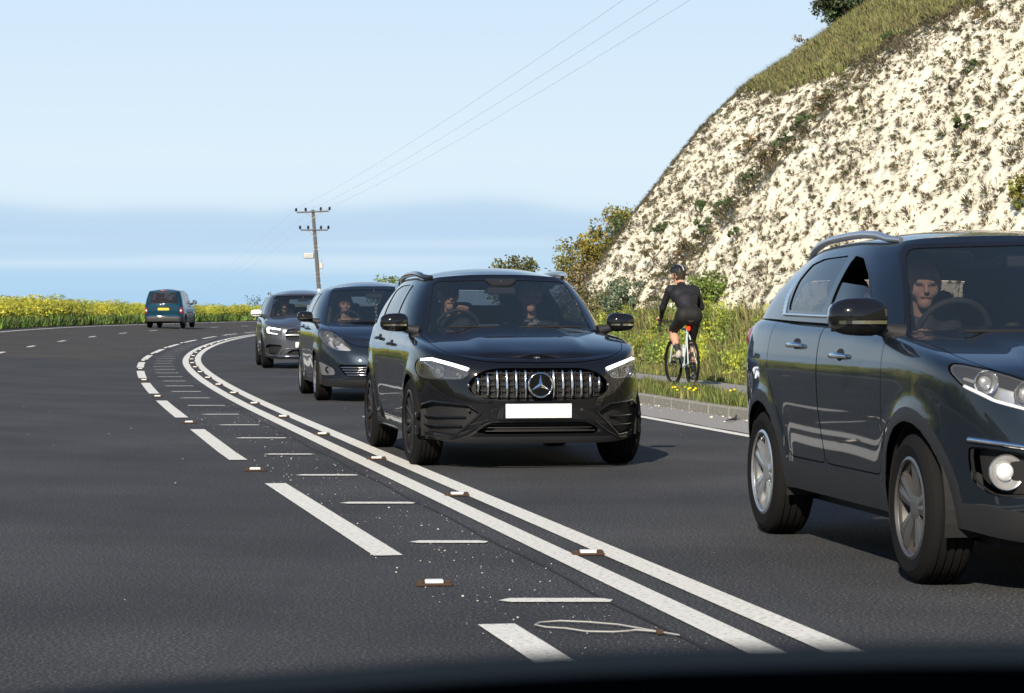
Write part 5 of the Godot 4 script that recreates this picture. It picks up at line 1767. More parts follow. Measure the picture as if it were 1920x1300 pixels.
func make_people_carrier(at_pos: Vector3, turn: float) -> Node3D:
	var car := thing("people_carrier", "dark blue grey people carrier with teardrop headlights and round fog lamps", "car", at_pos, turn, "oncoming cars in the queue")
	var P := {"hw": 0.92, "wb": 2.77, "wr": 0.325, "arch": 0.365, "fo": 0.92, "flare": 0.018, "cowl": -0.40, "round": 0.07, "seath": 0.68,
		"keys": [[0, .92, .78, .19], [.3, .90, .785, .19], [.55, .82, .81, .19], [.73, .66, .87, .2], [.85, .42, .95, .21], [.90, .1, 1.02, .22], [.915, -.4, 1.06, .22], [.915, -1.2, 1.08, .22], [.915, -2.1, 1.10, .22], [.91, -2.8, 1.12, .22], [.87, -3.3, 1.13, .25], [.74, -3.55, 1.13, .3], [.4, -3.64, 1.13, .3], [0, -3.65, 1.13, .3]],
		"front": [[.15, -.10], [.25, -.02], [.35, 0], [.48, .0], [.6, -.03], [.7, -.085], [.78, -.15], [.9, -.27]],
		"side": [[.2, -.06], [.3, -.04], [.5, -.02], [.7, 0], [.85, 0], [.95, -.01], [1.05, -.03], [1.15, -.06]],
		"rear": [[.2, -.10], [.4, 0], [.6, 0], [.8, -.02], [1.0, -.06], [1.15, -.1]],
		"bonnet": [[-.5, 1.10], [-.2, 1.06], [.1, 1.0], [.4, .925], [.65, .85], [.8, .79], [.95, .78]],
		"top": [[0, -.12, 1.07, 0, -1.02, 1.56], [.35, -.17, 1.07, .32, -1.04, 1.555], [.64, -.32, 1.065, .54, -1.1, 1.54], [.78, -.52, 1.065, .61, -1.2, 1.52], [.845, -.85, 1.07, .645, -1.4, 1.52], [.86, -1.3, 1.08, .66, -1.7, 1.53], [.86, -2.1, 1.10, .655, -2.3, 1.525], [.84, -2.7, 1.12, .64, -2.8, 1.50], [.80, -3.2, 1.13, .6, -3.2, 1.47], [.65, -3.48, 1.13, .5, -3.33, 1.45], [.3, -3.55, 1.13, .25, -3.38, 1.45], [0, -3.56, 1.13, 0, -3.4, 1.45]],
		"roof": [[-3.4, 1.47], [-2.8, 1.60], [-2.2, 1.64], [-1.7, 1.642], [-1.3, 1.61], [-1.02, 1.57]]}
	var sh := Shell.new(self, P)
	sh.build_lower()
	sh.carve([
		region("side", circle(0, P.wr, P.arch), "", {"nmin": 0.3}), region("side", circle(-P.wb, P.wr, P.arch), "", {"nmin": 0.3}),
		region("front", rounded([[-.1, .50], [.60, .505], [.66, .50], [.55, .345], [-.1, .33]], 0.03), "grille", {"push": 0.05}),
		region("front", rounded([[.44, .685], [.55, .82], [.68, .94], [.80, .975], [.875, .96], [.88, .87], [.80, .74], [.66, .69]], 0.06), "headlight", {"gap": 0.006, "lr": true, "nmin": 0.03, "zmin": 0.0, "behind": "lamp_back", "depth": 0.07}),
		region("front", rounded([[.68, .36], [.70, .45], [.88, .55], [.89, .40], [.83, .35]], 0.03), "fog_pod", {"gap": 0.004, "lr": true, "nmin": 0.03, "zmin": 0.1}),
		region("top", rounded([[-.2, .82], [.36, .79], [.55, .66], [.66, .5], [.74, .2], [.76, -.2], [.72, -.5], [-.2, -.5]], 0.1), "bonnet", {"gap": 0.006, "nmin": 0.5, "zmin": -0.5}),
		region("side", rounded([[-.46, 1.2], [-.42, .7], [-.47, .32], [-1.45, .32], [-1.5, 1.2]], 0.05), "door_front", {"gap": 0.007, "lr": true, "nmin": 0.3}),
		region("side", rounded([[-1.5, 1.2], [-1.45, .32], [-2.25, .32], [-2.4, .66], [-2.6, .92], [-2.6, 1.2]], 0.05), "door_rear", {"gap": 0.007, "lr": true, "nmin": 0.3}),
		region("side", rounded([[1.2, .1], [1.2, .30], [.3, .30], [-2.5, .28], [-3.8, .37], [-3.8, .1]], 0.01), "bumper_low", {"nmin": -1.0, "zones": true})])
	sh.rest("body")
	sh.build_top()
	sh.carve([
		region("front", rounded([[-.1, 1.0], [.75, 1.0], [.72, 1.12], [.60, 1.52], [-.1, 1.538]], 0.06), "windscreen", {"gap": 0.02, "gapname": "ws_edge", "gappush": 0.0, "push": 0.004, "nmin": 0.28, "zmin": -1.42}),
		region("side", rounded([[-.72, 1.12], [-1.0, 1.33], [-1.28, 1.475], [-1.55, 1.49], [-1.55, 1.12]], 0.03), "glass_front", {"gap": 0.014, "gapname": "pillar", "gappush": 0.0, "lr": true, "push": 0.006, "nmin": 0.35}),
		region("side", rounded([[-1.62, 1.12], [-1.62, 1.49], [-2.4, 1.48], [-2.5, 1.15]], 0.03), "glass_rear", {"gap": 0.014, "gapname": "pillar", "gappush": 0.0, "lr": true, "push": 0.006, "nmin": 0.35}),
		region("side", rounded([[-2.56, 1.15], [-2.5, 1.47], [-3.0, 1.44], [-3.15, 1.2]], 0.03), "glass_rear", {"gap": 0.014, "gapname": "pillar", "gappush": 0.0, "lr": true, "push": 0.006, "nmin": 0.35}),
		region("rear", rounded([[-.1, 1.16], [.58, 1.16], [.5, 1.42], [-.1, 1.43]], 0.05), "glass_tail", {"push": 0.005})])
	sh.rest("roof")
	var names := base_names(M.paint_blue, M.glass, M.dark_glass)
	names["fog_pod"] = ["fog_lamp_pod", M.silver]
	names["lamp_back"] = ["lamp_housing", M.lamp_bright]
	var made := commit_shell(sh, names, car)
	for k in 4:
		var sl := MB.new()
		var h := 0.365 + k * 0.034
		var e := 0.545 + k * 0.025
		sl.tube(front_path(sh, [[-e, h], [0, h], [e, h]], -0.012, 1.0, 6), 0.006, 6)
		part("grille_slat", sl, M.chrome, made["grille"])
	for sg in [1.0, -1.0]:
		var key := "headlight@L" if sg > 0 else "headlight@R"
		lamp(made[key], Vector3(sg * 0.64, 0.79, sh.front_l(0.64, 0.79) - 0.05), 0.075, 0.05, M.lamp_chrome)
		lamp(made[key], Vector3(sg * 0.76, 0.88, sh.front_l(0.76, 0.88) - 0.05), 0.06, 0.05, M.lamp_chrome)
		lamp(car, Vector3(sg * 0.765, 0.432, sh.front_l(0.765, 0.432) + 0.004), 0.045, 0.03, M.lamp_back, "fog_lamp")
		door_mirror(car, sg, Vector3(sg * 0.84, 1.09, -0.52), Vector3(0.22, 0.16, 0.18), M.gloss_black, M.trim)
	plate(car, Vector3(0, 0.58, sh.front_l(0, 0.58) + 0.02), M.plate_white, 1)
	finish_car(car, P, sh, [-1.3, .97, -2.2, .99], M.cabin, M.paint_blue)
	for e in [-1.0, 1.0]:
		for l in [0.0, -P.wb]: wheel(car, e * 0.80, P.wr, l, P.wr, 0.215, {"rim": 0.22, "n": 9, "pair": [0.0], "w0": 0.02, "w1": 0.028, "mat": M.rim_silver})
	return car

func make_grey_suv(at_pos: Vector3, turn: float) -> Node3D:
	var car := thing("suv_car", "mid grey boxy SUV with lit headlights and a wide silver grille bar", "car", at_pos, turn, "oncoming cars in the queue")
	var P := {"hw": 0.917, "wb": 2.83, "wr": 0.355, "arch": 0.385, "fo": 0.87, "flare": 0.02, "cowl": -0.58, "round": 0.05, "seath": 0.7,
		"keys": [[0, .875, .89, .2], [.3, .868, .892, .2], [.56, .82, .90, .2], [.74, .69, .92, .21], [.85, .47, .96, .23], [.90, .18, 1.01, .23], [.91, -.3, 1.05, .23], [.91, -1.0, 1.08, .23], [.91, -2.0, 1.10, .23], [.91, -2.8, 1.12, .23], [.88, -3.3, 1.13, .26], [.74, -3.65, 1.13, .3], [.4, -3.74, 1.13, .3], [0, -3.75, 1.13, .3]],
		"front": [[.15, -.08], [.25, -.015], [.36, 0], [.55, 0], [.7, -.01], [.82, -.04], [.9, -.10], [1.0, -.22]],
		"side": [[.2, -.07], [.3, -.04], [.45, -.02], [.62, 0], [.8, 0], [.92, -.006], [1.02, -.03], [1.15, -.07]],
		"rear": [[.2, -.12], [.4, -.02], [.6, 0], [.8, -.02], [1.0, -.05], [1.15, -.08]],
		"bonnet": [[-.6, 1.125], [-.3, 1.11], [.1, 1.06], [.45, .99], [.68, .93], [.8, .895], [.9, .89]], "dome": [.36, .46, .02],
		"top": [[0, -.36, 1.095, 0, -.98, 1.56], [.35, -.40, 1.095, .32, -.99, 1.557], [.62, -.50, 1.085, .54, -1.03, 1.545], [.77, -.64, 1.075, .63, -1.12, 1.53], [.85, -.9, 1.07, .67, -1.32, 1.535], [.86, -1.3, 1.08, .685, -1.65, 1.55], [.86, -2.1, 1.10, .68, -2.3, 1.555], [.85, -2.8, 1.11, .67, -2.85, 1.53], [.82, -3.3, 1.13, .63, -3.2, 1.5], [.68, -3.58, 1.13, .52, -3.36, 1.48], [.3, -3.65, 1.13, .25, -3.42, 1.48], [0, -3.66, 1.13, 0, -3.43, 1.48]],
		"roof": [[-3.43, 1.5], [-2.8, 1.63], [-2.2, 1.655], [-1.6, 1.655], [-1.25, 1.62], [-.98, 1.57]]}
	var sh := Shell.new(self, P)
	sh.build_lower()
	sh.carve([
		region("side", circle(0, P.wr, P.arch), "", {"nmin": 0.3}), region("side", circle(-P.wb, P.wr, P.arch), "", {"nmin": 0.3}),
		region("front", rounded([[-.1, .845], [.38, .842], [.45, .80], [.475, .70], [.45, .59], [.35, .565], [-.1, .565]], 0.04), "grille", {"push": 0.05}),
		region("front", rounded([[.52, .70], [.53, .845], [.82, .895], [.865, .85], [.86, .72], [.78, .695]], 0.04), "headlight", {"gap": 0.005, "lr": true, "nmin": 0.05, "zmin": 0.0, "behind": "lamp_back", "depth": 0.06, "sub": [
			region("front", rounded([[.545, .80], [.55, .835], [.82, .875], [.845, .85], [.84, .74], [.62, .715], [.62, .735], [.80, .76], [.80, .835]], 0.01), "drl", {"lr": true, "nmin": 0.05, "push": 0.01})]}),
		region("front", rounded([[.52, .49], [.80, .515], [.86, .48], [.85, .32], [.63, .285]], 0.05), "intake", {"lr": true, "push": 0.06, "nmin": 0.1, "zmin": 0.1}),
		region("front", rounded([[-.1, .40], [.33, .40], [.50, .30], [-.1, .30]], 0.03), "low_intake", {"push": 0.06}),
		region("top", rounded([[-.2, .80], [.30, .79], [.56, .72], [.72, .55], [.78, .3], [.79, -.2], [.76, -.62], [-.2, -.62]], 0.1), "bonnet", {"gap": 0.006, "nmin": 0.55, "zmin": -0.7}),
		region("side", rounded([[-.46, 1.2], [-.42, .7], [-.47, .33], [-1.45, .33], [-1.5, 1.2]], 0.05), "door_front", {"gap": 0.006, "lr": true, "nmin": 0.3}),
		region("side", rounded([[-1.5, 1.2], [-1.45, .33], [-2.3, .33], [-2.45, .66], [-2.65, .92], [-2.65, 1.2]], 0.05), "door_rear", {"gap": 0.006, "lr": true, "nmin": 0.3}),
		region("side", rounded([[1.2, .1], [1.2, .25], [.3, .26], [-2.6, .3], [-3.9, .37], [-3.9, .1]], 0.01), "bumper_low", {"nmin": -1.0, "zones": true})])
	sh.rest("body")
	sh.build_top()
	sh.carve([
		region("front", rounded([[-.1, 1.0], [.745, 1.0], [.71, 1.12], [.60, 1.525], [-.1, 1.54]], 0.05), "windscreen", {"gap": 0.02, "gapname": "ws_edge", "gappush": 0.0, "push": 0.004, "nmin": 0.28, "zmin": -1.4}),
		region("side", rounded([[-.84, 1.12], [-1.02, 1.30], [-1.26, 1.485], [-1.52, 1.51], [-1.52, 1.12]], 0.03), "glass_front", {"gap": 0.012, "gapname": "pillar", "gappush": 0.0, "lr": true, "push": 0.006, "nmin": 0.35}),
		region("side", rounded([[-1.58, 1.12], [-1.58, 1.512], [-2.5, 1.505], [-2.56, 1.14]], 0.03), "glass_rear", {"gap": 0.012, "gapname": "pillar", "gappush": 0.0, "lr": true, "push": 0.006, "nmin": 0.35}),
		region("rear", rounded([[-.1, 1.16], [.6, 1.16], [.55, 1.44], [-.1, 1.45]], 0.05), "glass_tail", {"push": 0.005})])
	sh.rest("roof")
	var made := commit_shell(sh, base_names(M.paint_grey, M.glass, M.dark_glass), car)
	var gb := MB.new()
	gb.tube(front_path(sh, [[-.46, .70], [0, .70], [.46, .70]], -0.004, 1.0, 6), 0.02, 8)
	part("grille_bar", gb, M.silver, made["grille"])
	var fr := MB.new()
	fr.tube(front_path(sh, [[0, .568], [.35, .568], [.455, .60], [.475, .70], [.445, .80], [.37, .842], [0, .846]], 0.0, 1.0, 3), 0.009, 6)
	fr.tube(front_path(sh, [[0, .568], [.35, .568], [.455, .60], [.475, .70], [.445, .80], [.37, .842], [0, .846]], 0.0, -1.0, 3), 0.009, 6)
	part("grille_frame", fr, M.chrome, made["grille"])
	var pin := MB.new()
	for r in 6:
		for k in 19:
			var h := 0.59 + r * 0.046
			if absf(h - 0.70) < 0.025: continue
			var w := (k - 9) * 0.047 + (0.023 if r % 2 else 0.0)
			if absf(w) > 0.43: continue
			pin.ball(Vector3(w, h, sh.front_l(w, h) - 0.03), Vector3(0.013, 0.009, 0.01), 6, 4)
	part("grille_studs", pin, M.chrome, made["grille"])
	star_badge(car, Vector3(0, 0.70, sh.front_l(0, 0.70) + 0.02), 0.09)
	plate(car, Vector3(0, 0.50, sh.front_l(0, 0.5) + 0.016), M.plate_white, 1)
	for sg in [1.0, -1.0]:
		var wing := MB.new()
		wing.tube(front_path(sh, [[.86, .27], [.62, .275], [.50, .40], [.36, .425], [0, .425]], 0.0, sg, 3), 0.016, 6)
		part("bumper_wing", wing, M.paint_grey, car)
		var lip := MB.new()
		lip.tube(front_path(sh, [[.62, .262], [.3, .262], [0, .262]], 0.004, sg, 3), 0.014, 6)
		part("chrome_lip", lip, M.chrome, car)
		var key := "headlight@L" if sg > 0 else "headlight@R"
		lamp(made[key], Vector3(sg * 0.68, 0.775, sh.front_l(0.68, 0.775) - 0.035), 0.045, 0.035, M.lamp_chrome)
	for sg in [1.0, -1.0]: door_mirror(car, sg, Vector3(sg * 0.84, 1.10, -0.62), Vector3(0.235, 0.165, 0.17), M.plate_white if sg < 0 else M.paint_grey, M.trim)
	finish_car(car, P, sh, [-1.3, .97, -2.2, 1.0], M.cabin, M.paint_grey)
	for e in [-1.0, 1.0]:
		for l in [0.0, -P.wb]: wheel(car, e * 0.80, P.wr, l, P.wr, 0.235, M_w_dark())
	roof_rail(car, sh, 0.02, -1.35, -3.1, 0.03, M.silver, 0.016)
	return car

func make_van(at_pos: Vector3, turn: float) -> Node3D:
	var car := thing("van", "teal blue van with yellow rear plate and dark rear window driving away", "van", at_pos, turn)
	var P := {"hw": 0.897, "wb": 2.68, "wr": 0.32, "arch": 0.355, "fo": 0.86, "flare": 0.015, "cowl": -0.35, "round": 0.05, "seath": 0.72, "gbulge": 0.02,
		"keys": [[0, .86, .86, .2], [.35, .84, .865, .2], [.62, .72, .88, .2], [.80, .5, .93, .22], [.875, .1, 1.0, .24], [.89, -.4, 1.06, .24], [.89, -1.2, 1.09, .24], [.89, -2.2, 1.10, .24], [.89, -3.0, 1.10, .24], [.885, -3.36, 1.10, .28], [.85, -3.47, 1.10, .3], [.75, -3.52, 1.10, .3], [.4, -3.54, 1.10, .3], [0, -3.545, 1.10, .3]],
		"front": [[.15, -.08], [.25, -.015], [.36, 0], [.55, 0], [.7, -.03], [.85, -.10], [1.0, -.25]],
		"side": [[.2, -.06], [.3, -.03], [.5, -.01], [.7, 0], [.9, 0], [1.0, -.004], [1.1, -.012]],
		"rear": [[.2, -.04], [.3, .03], [.42, .035], [.50, .03], [.53, 0], [.8, -.005], [1.0, -.015], [1.12, -.025]],
		"bonnet": [[-.5, 1.12], [-.2, 1.07], [.1, 1.02], [.4, .96], [.65, .90], [.86, .86]],
		"top": [[0, -.22, 1.07, 0, -.98, 1.72], [.4, -.28, 1.07, .35, -1.0, 1.715], [.66, -.4, 1.07, .58, -1.06, 1.70], [.79, -.6, 1.07, .66, -1.2, 1.685], [.85, -.95, 1.08, .70, -1.45, 1.70], [.865, -1.5, 1.09, .72, -1.8, 1.715], [.865, -2.3, 1.09, .72, -2.4, 1.715], [.865, -3.0, 1.09, .715, -2.95, 1.70], [.86, -3.35, 1.09, .70, -3.22, 1.69], [.82, -3.45, 1.09, .66, -3.32, 1.685], [.5, -3.51, 1.09, .4, -3.37, 1.685], [0, -3.52, 1.09, 0, -3.385, 1.685]],
		"roof": [[-3.385, 1.70], [-3.1, 1.77], [-2.4, 1.82], [-1.7, 1.825], [-1.25, 1.79], [-.98, 1.735]]}
	var sh := Shell.new(self, P)
	sh.build_lower()
	sh.carve([
		region("side", circle(0, P.wr, P.arch), "", {"nmin": 0.3}), region("side", circle(-P.wb, P.wr, P.arch), "", {"nmin": 0.3}),
		region("rear", rounded([[.76, .66], [.76, .93], [1.0, .93], [1.0, .66]], 0.02), "taillight", {"lr": true, "nmin": 0.02, "zmax": -3.3}),
		region("rear", rounded([[-.1, .52], [.745, .52], [.745, 1.2], [-.1, 1.2]], 0.04), "tailgate", {"gap": 0.008, "nmin": 0.1, "zmax": -3.3}),
		region("rear", rounded([[-.1, .1], [1.2, .1], [1.2, .515], [-.1, .515]], 0.02), "tail_bumper", {"nmin": -0.2, "zmax": -3.15}),
		region("side", rounded([[-.5, 1.2], [-.46, .35], [-1.42, .35], [-1.46, 1.2]], 0.05), "door_front", {"gap": 0.007, "lr": true, "nmin": 0.3}),
		region("side", rounded([[-1.46, 1.2], [-1.42, .35], [-2.2, .35], [-2.3, .66], [-2.45, .8], [-2.45, 1.2]], 0.05), "door_rear", {"gap": 0.007, "lr": true, "nmin": 0.3})])
	sh.rest("body")
	sh.build_top()
	sh.carve([
		region("front", rounded([[-.1, 1.0], [.74, 1.0], [.70, 1.2], [.62, 1.67], [-.1, 1.69]], 0.06), "windscreen", {"gap": 0.02, "gapname": "ws_edge", "gappush": 0.0, "push": 0.004, "nmin": 0.28, "zmin": -1.4}),
		region("side", rounded([[-.78, 1.13], [-1.0, 1.35], [-1.28, 1.62], [-1.46, 1.63], [-1.46, 1.13]], 0.04), "glass_front", {"gap": 0.014, "gapname": "pillar", "gappush": 0.0, "lr": true, "push": 0.006, "nmin": 0.35}),
		region("side", rounded([[-1.54, 1.13], [-1.54, 1.63], [-2.35, 1.63], [-2.4, 1.13]], 0.04), "glass_rear", {"gap": 0.014, "gapname": "pillar", "gappush": 0.0, "lr": true, "push": 0.006, "nmin": 0.35}),
		region("side", rounded([[-2.48, 1.13], [-2.48, 1.63], [-3.1, 1.61], [-3.2, 1.14]], 0.04), "glass_rear", {"gap": 0.014, "gapname": "pillar", "gappush": 0.0, "lr": true, "push": 0.006, "nmin": 0.35}),
		region("rear", rounded([[-.1, 1.12], [.69, 1.12], [.60, 1.635], [-.1, 1.65]], 0.05), "glass_tail", {"gap": 0.012, "gapname": "ws_edge", "gappush": 0.0, "push": 0.005, "nmin": 0.2})])
	sh.rest("roof")
	var names := base_names(M.paint_teal, M.glass, M.van_glass)
	var made := commit_shell(sh, names, car)
	plate(car, Vector3(0, 0.865, sh.front_l(0, 0.865, true) - 0.008), M.plate_yellow, -1)
	var rc := MB.new()
	rc.rbox(Vector3(0, 0.945, sh.front_l(0, 0.945, true) - 0.012), Vector3(0.6, 0.03, 0.03), 0.01)
	part("plate_lamp_bar", rc, M.black, car)
	var bd := MB.new()
	bd.lathe(Vector3(0, 1.045, sh.front_l(0, 1.045, true) - 0.004), Vector3(0, 0, -1), [[0.055, 0], [0.055, 0.008], [0.04, 0.012], [0, 0.012]], 20)
	part("badge", bd, M.chrome, car)
	var hb := MB.new()
	hb.rbox(Vector3(0, 1.70, -3.42), Vector3(0.3, 0.03, 0.03), 0.01)
	part("brake_light", hb, M.tail_red, car)
	for sg in [1.0, -1.0]:
		var key := "taillight@L" if sg > 0 else "taillight@R"
		var wl := MB.new()
		wl.rbox(Vector3(sg * 0.80, 0.80, sh.front_l(0.80, 0.80, true) - 0.003), Vector3(0.07, 0.08, 0.02), 0.008)
		if made.has(key): part("reversing_lamp", wl, M.lamp_white, made[key])
		door_mirror(car, sg, Vector3(sg * 0.84, 1.12, -0.62), Vector3(0.22, 0.22, 0.16), M.gloss_black, M.trim)
	finish_car(car, P, sh, [-1.3, .97, -1.6, .99], M.cabin, M.paint_teal)
	for e in [-1.0, 1.0]:
		for l in [0.0, -P.wb]: wheel(car, e * 0.775, P.wr, l, P.wr, 0.205, {"rim": 0.2, "n": 8, "pair": [0.0], "w0": 0.02, "w1": 0.03, "mat": M.rim_grey})
	return car

# ------------------------------------------------------------------ people: tapered bones joined into one skin
# bone: [from, to, radius from, radius to, colour]
func skin_bones(mb: MB, bones: Array, cell: float, k: float, cols: Array) -> void:
	var lo := Vector3(1e9, 1e9, 1e9); var hi := -lo
	for b in bones:
		var r: float = maxf(b[2], b[3]) + 2.5 * cell
		for p in [b[0], b[1]]:
			lo = lo.min(p - Vector3(r, r, r)); hi = hi.max(p + Vector3(r, r, r))
	var dim := Vector3i(((hi - lo) / cell).ceil()) + Vector3i(1, 1, 1)
	var nx := dim.x; var ny := dim.y; var nz := dim.z
	var f := PackedFloat32Array(); f.resize(nx * ny * nz); f.fill(0.3)
	var best := PackedFloat32Array(); best.resize(nx * ny * nz); best.fill(9.0)
	var ci := PackedByteArray(); ci.resize(nx * ny * nz)
	for b in bones:
		var a: Vector3 = b[0]; var e: Vector3 = b[1] - b[0]
		var l2 := maxf(e.length_squared(), 1e-9)
		var ra: float = b[2]; var rb: float = b[3]
		var r := maxf(ra, rb) + k + 2.0 * cell
		var c0 := Vector3i(((a.min(b[1]) - Vector3(r, r, r) - lo) / cell).floor()).clamp(Vector3i.ZERO, dim - Vector3i(1, 1, 1))
		var c1 := Vector3i(((a.max(b[1]) + Vector3(r, r, r) - lo) / cell).ceil()).clamp(Vector3i.ZERO, dim - Vector3i(1, 1, 1))
		var cc: int = b[4]
		var kk: float = b[5] if b.size() > 5 else k
		for z in range(c0.z, c1.z + 1):
			for y in range(c0.y, c1.y + 1):
				var o := (z * ny + y) * nx
				for x in range(c0.x, c1.x + 1):
					var p := lo + Vector3(x, y, z) * cell - a
					var t := clampf(p.dot(e) / l2, 0.0, 1.0)
					var d := (p - e * t).length() - lerpf(ra, rb, t)
					var g := f[o + x]
					if d < best[o + x]:
						best[o + x] = d; ci[o + x] = cc
					var h := maxf(kk - absf(g - d), 0.0) / kk
					f[o + x] = minf(g, d) - h * h * kk * 0.25
	var ids := PackedInt32Array(); ids.resize(nx * ny * nz); ids.fill(-1)
	var vs := PackedVector3Array(); var ns := PackedVector3Array(); var vc := PackedColorArray()
	var co := [0, 1, nx, nx + 1, nx * ny, nx * ny + 1, nx * ny + nx, nx * ny + nx + 1]
	var edges := [[0, 1], [2, 3], [4, 5], [6, 7], [0, 2], [1, 3], [4, 6], [5, 7], [0, 4], [1, 5], [2, 6], [3, 7]]
	for z in nz - 1:
		for y in ny - 1:
			for x in nx - 1:
				var o := (z * ny + y) * nx + x
				var s := 0
				var q0 := f[o]
				if q0 > 2.0 * cell or q0 < -2.0 * cell: continue
				for c in 8:
					if f[o + co[c]] < 0.0: s |= 1 << c
				if s == 0 or s == 255: continue
				var sum := Vector3.ZERO; var cnt := 0
				for e in edges:
					var a: int = e[0]; var b: int = e[1]
					if ((s >> a) & 1) != ((s >> b) & 1):
						var fa := f[o + co[a]]; var fb := f[o + co[b]]
						var t := fa / (fa - fb)
						sum += Vector3(a & 1, (a >> 1) & 1, a >> 2).lerp(Vector3(b & 1, (b >> 1) & 1, b >> 2), t)
						cnt += 1
				var p := lo + (Vector3(x, y, z) + sum / cnt) * cell
				var n := Vector3.ZERO
				var bi := 0; var bd := 9.0
				for c in 8:
					var g := f[o + co[c]]
					n += Vector3((c & 1) * 2 - 1, ((c >> 1) & 1) * 2 - 1, (c >> 2) * 2 - 1) * g
					if absf(g) < bd: bd = absf(g); bi = c
				ids[o] = vs.size()
				vs.append(p); ns.append(n.normalized()); vc.append(cols[ci[o + co[bi]]])
	for z in range(1, nz - 1):
		for y in range(1, ny - 1):
			for x in range(1, nx - 1):
				var o := (z * ny + y) * nx + x
				var q := f[o]
				if q > 2.0 * cell or q < -2.0 * cell: continue
				for axis in 3:
					var st: int = [1, nx, nx * ny][axis]
					if (q < 0.0) == (f[o + st] < 0.0): continue
					var s1: int = [nx, nx * ny, 1][axis]; var s2: int = [nx * ny, 1, nx][axis]
					var a := ids[o - s1 - s2]; var b := ids[o - s2]; var c := ids[o]; var d := ids[o - s1]
					if a < 0 or b < 0 or c < 0 or d < 0: continue
					mb.tri3c(vs[a], vs[b], vs[c], ns[a], ns[b], ns[c], vc[a], vc[b], vc[c])
					mb.tri3c(vs[a], vs[c], vs[d], ns[a], ns[c], ns[d], vc[a], vc[c], vc[d])

# head with a face looking along +z of the basis; colours: 0 skin, 1 hair, 2 dark of eyes, 3 lips
func head_bones(c: Vector3, b: Basis, hair: float, cap: bool) -> Array:
	var L := func(x: float, y: float, z: float) -> Vector3: return c + b * Vector3(x, y, z)
	var r := [
		[L.call(0, .03, -.02), L.call(0, .025, .012), .086, .082, 0], [L.call(0, .03, -.035), L.call(0, .0, -.045), .084, .075, 0],
		[L.call(0, -.04, .03), L.call(0, -.088, .055), .060, .036, 0], [L.call(-.04, -.03, .048), L.call(.04, -.03, .048), .03, .03, 0],
		[L.call(-.03, .03, .078), L.call(.03, .03, .078), .013, .013, 0, 0.012],
		[L.call(0, .012, .092), L.call(0, -.025, .108), .009, .014, 0, 0.010], [L.call(0, -.08, -.02), L.call(0, -.19, -.045), .054, .06, 0],
		[L.call(-.083, .012, -.012), L.call(-.083, -.022, -.008), .016, .012, 0, 0.008], [L.call(.083, .012, -.012), L.call(.083, -.022, -.008), .016, .012, 0, 0.008],
		[L.call(-.042, .012, .084), L.call(-.024, .012, .088), .009, .009, 2, 0.006], [L.call(.042, .012, .084), L.call(.024, .012, .088), .009, .009, 2, 0.006],
		[L.call(-.023, -.055, .089), L.call(.023, -.055, .089), .0065, .0065, 3, 0.006]]
	if hair > 0.0:
		r.append_array([[L.call(0, .062, -.03), L.call(0, .06, .015), .076 + hair, .068 + hair, 1], [L.call(0, .03, -.055), L.call(0, -.03, -.06), .078 + hair, .062 + hair, 1],
			[L.call(-.066, .04, .0), L.call(-.07, .005, -.02), .024 + hair, .022 + hair, 1], [L.call(.066, .04, .0), L.call(.07, .005, -.02), .024 + hair, .022 + hair, 1]])
	if cap:
		r.append_array([[L.call(0, .065, -.02), L.call(0, .06, .02), .084, .082, 4], [L.call(-.04, .052, .09), L.call(.04, .052, .09), .014, .014, 4, 0.01], [L.call(-.03, .045, .12), L.call(.03, .045, .12), .01, .01, 4, 0.02],
			[L.call(-.045, .014, .087), L.call(-.02, .014, .092), .018, .016, 2, 0.006], [L.call(.045, .014, .087), L.call(.02, .014, .092), .018, .016, 2, 0.006]])
	return r

# hand: palm and five fingers bent round a grip; g is the grip point, axis runs along the grip, back is from the knuckles to the wrist
func hand_bones(wrist: Vector3, g: Vector3, axis: Vector3, outward: Vector3, col: int, thumb_side := 1.0) -> Array:
	axis = axis.normalized(); outward = outward.normalized()
	var palm := (g - wrist).normalized()
	var r := []
	var kn := g + outward * 0.024
	r.append([wrist, wrist.lerp(kn, 0.6), .026, .03, col])
	var lens := [0.9, 1.0, 0.95, 0.78]
	for i in 4:
		var o: Vector3 = axis * (i - 1.5) * 0.0205
		var k: Vector3 = kn + o + palm * 0.004
		r.append([wrist.lerp(kn, 0.35) + o * 0.7, k, .016, .0125, col])
		var m: Vector3 = k + palm * 0.030 * lens[i] - outward * 0.012
		var e: Vector3 = m - outward * 0.028 * lens[i] + palm * 0.002
		var t: Vector3 = e - palm * 0.020 * lens[i] - outward * 0.004
		r.append([k, m, .0105, .0095, col, 0.006]); r.append([m, e, .0095, .0088, col, 0.006]); r.append([e, t, .0088, .0078, col, 0.006])
	var tb := wrist.lerp(kn, 0.35) + axis * -0.030 * thumb_side
	var t1 := tb + axis * -0.022 * thumb_side + palm * 0.026
	var t2 := t1 + palm * 0.026 - outward * 0.012
	r.append([tb, t1, .0145, .0115, col, 0.01]); r.append([t1, t2, .0115, .009, col, 0.006])
	return r

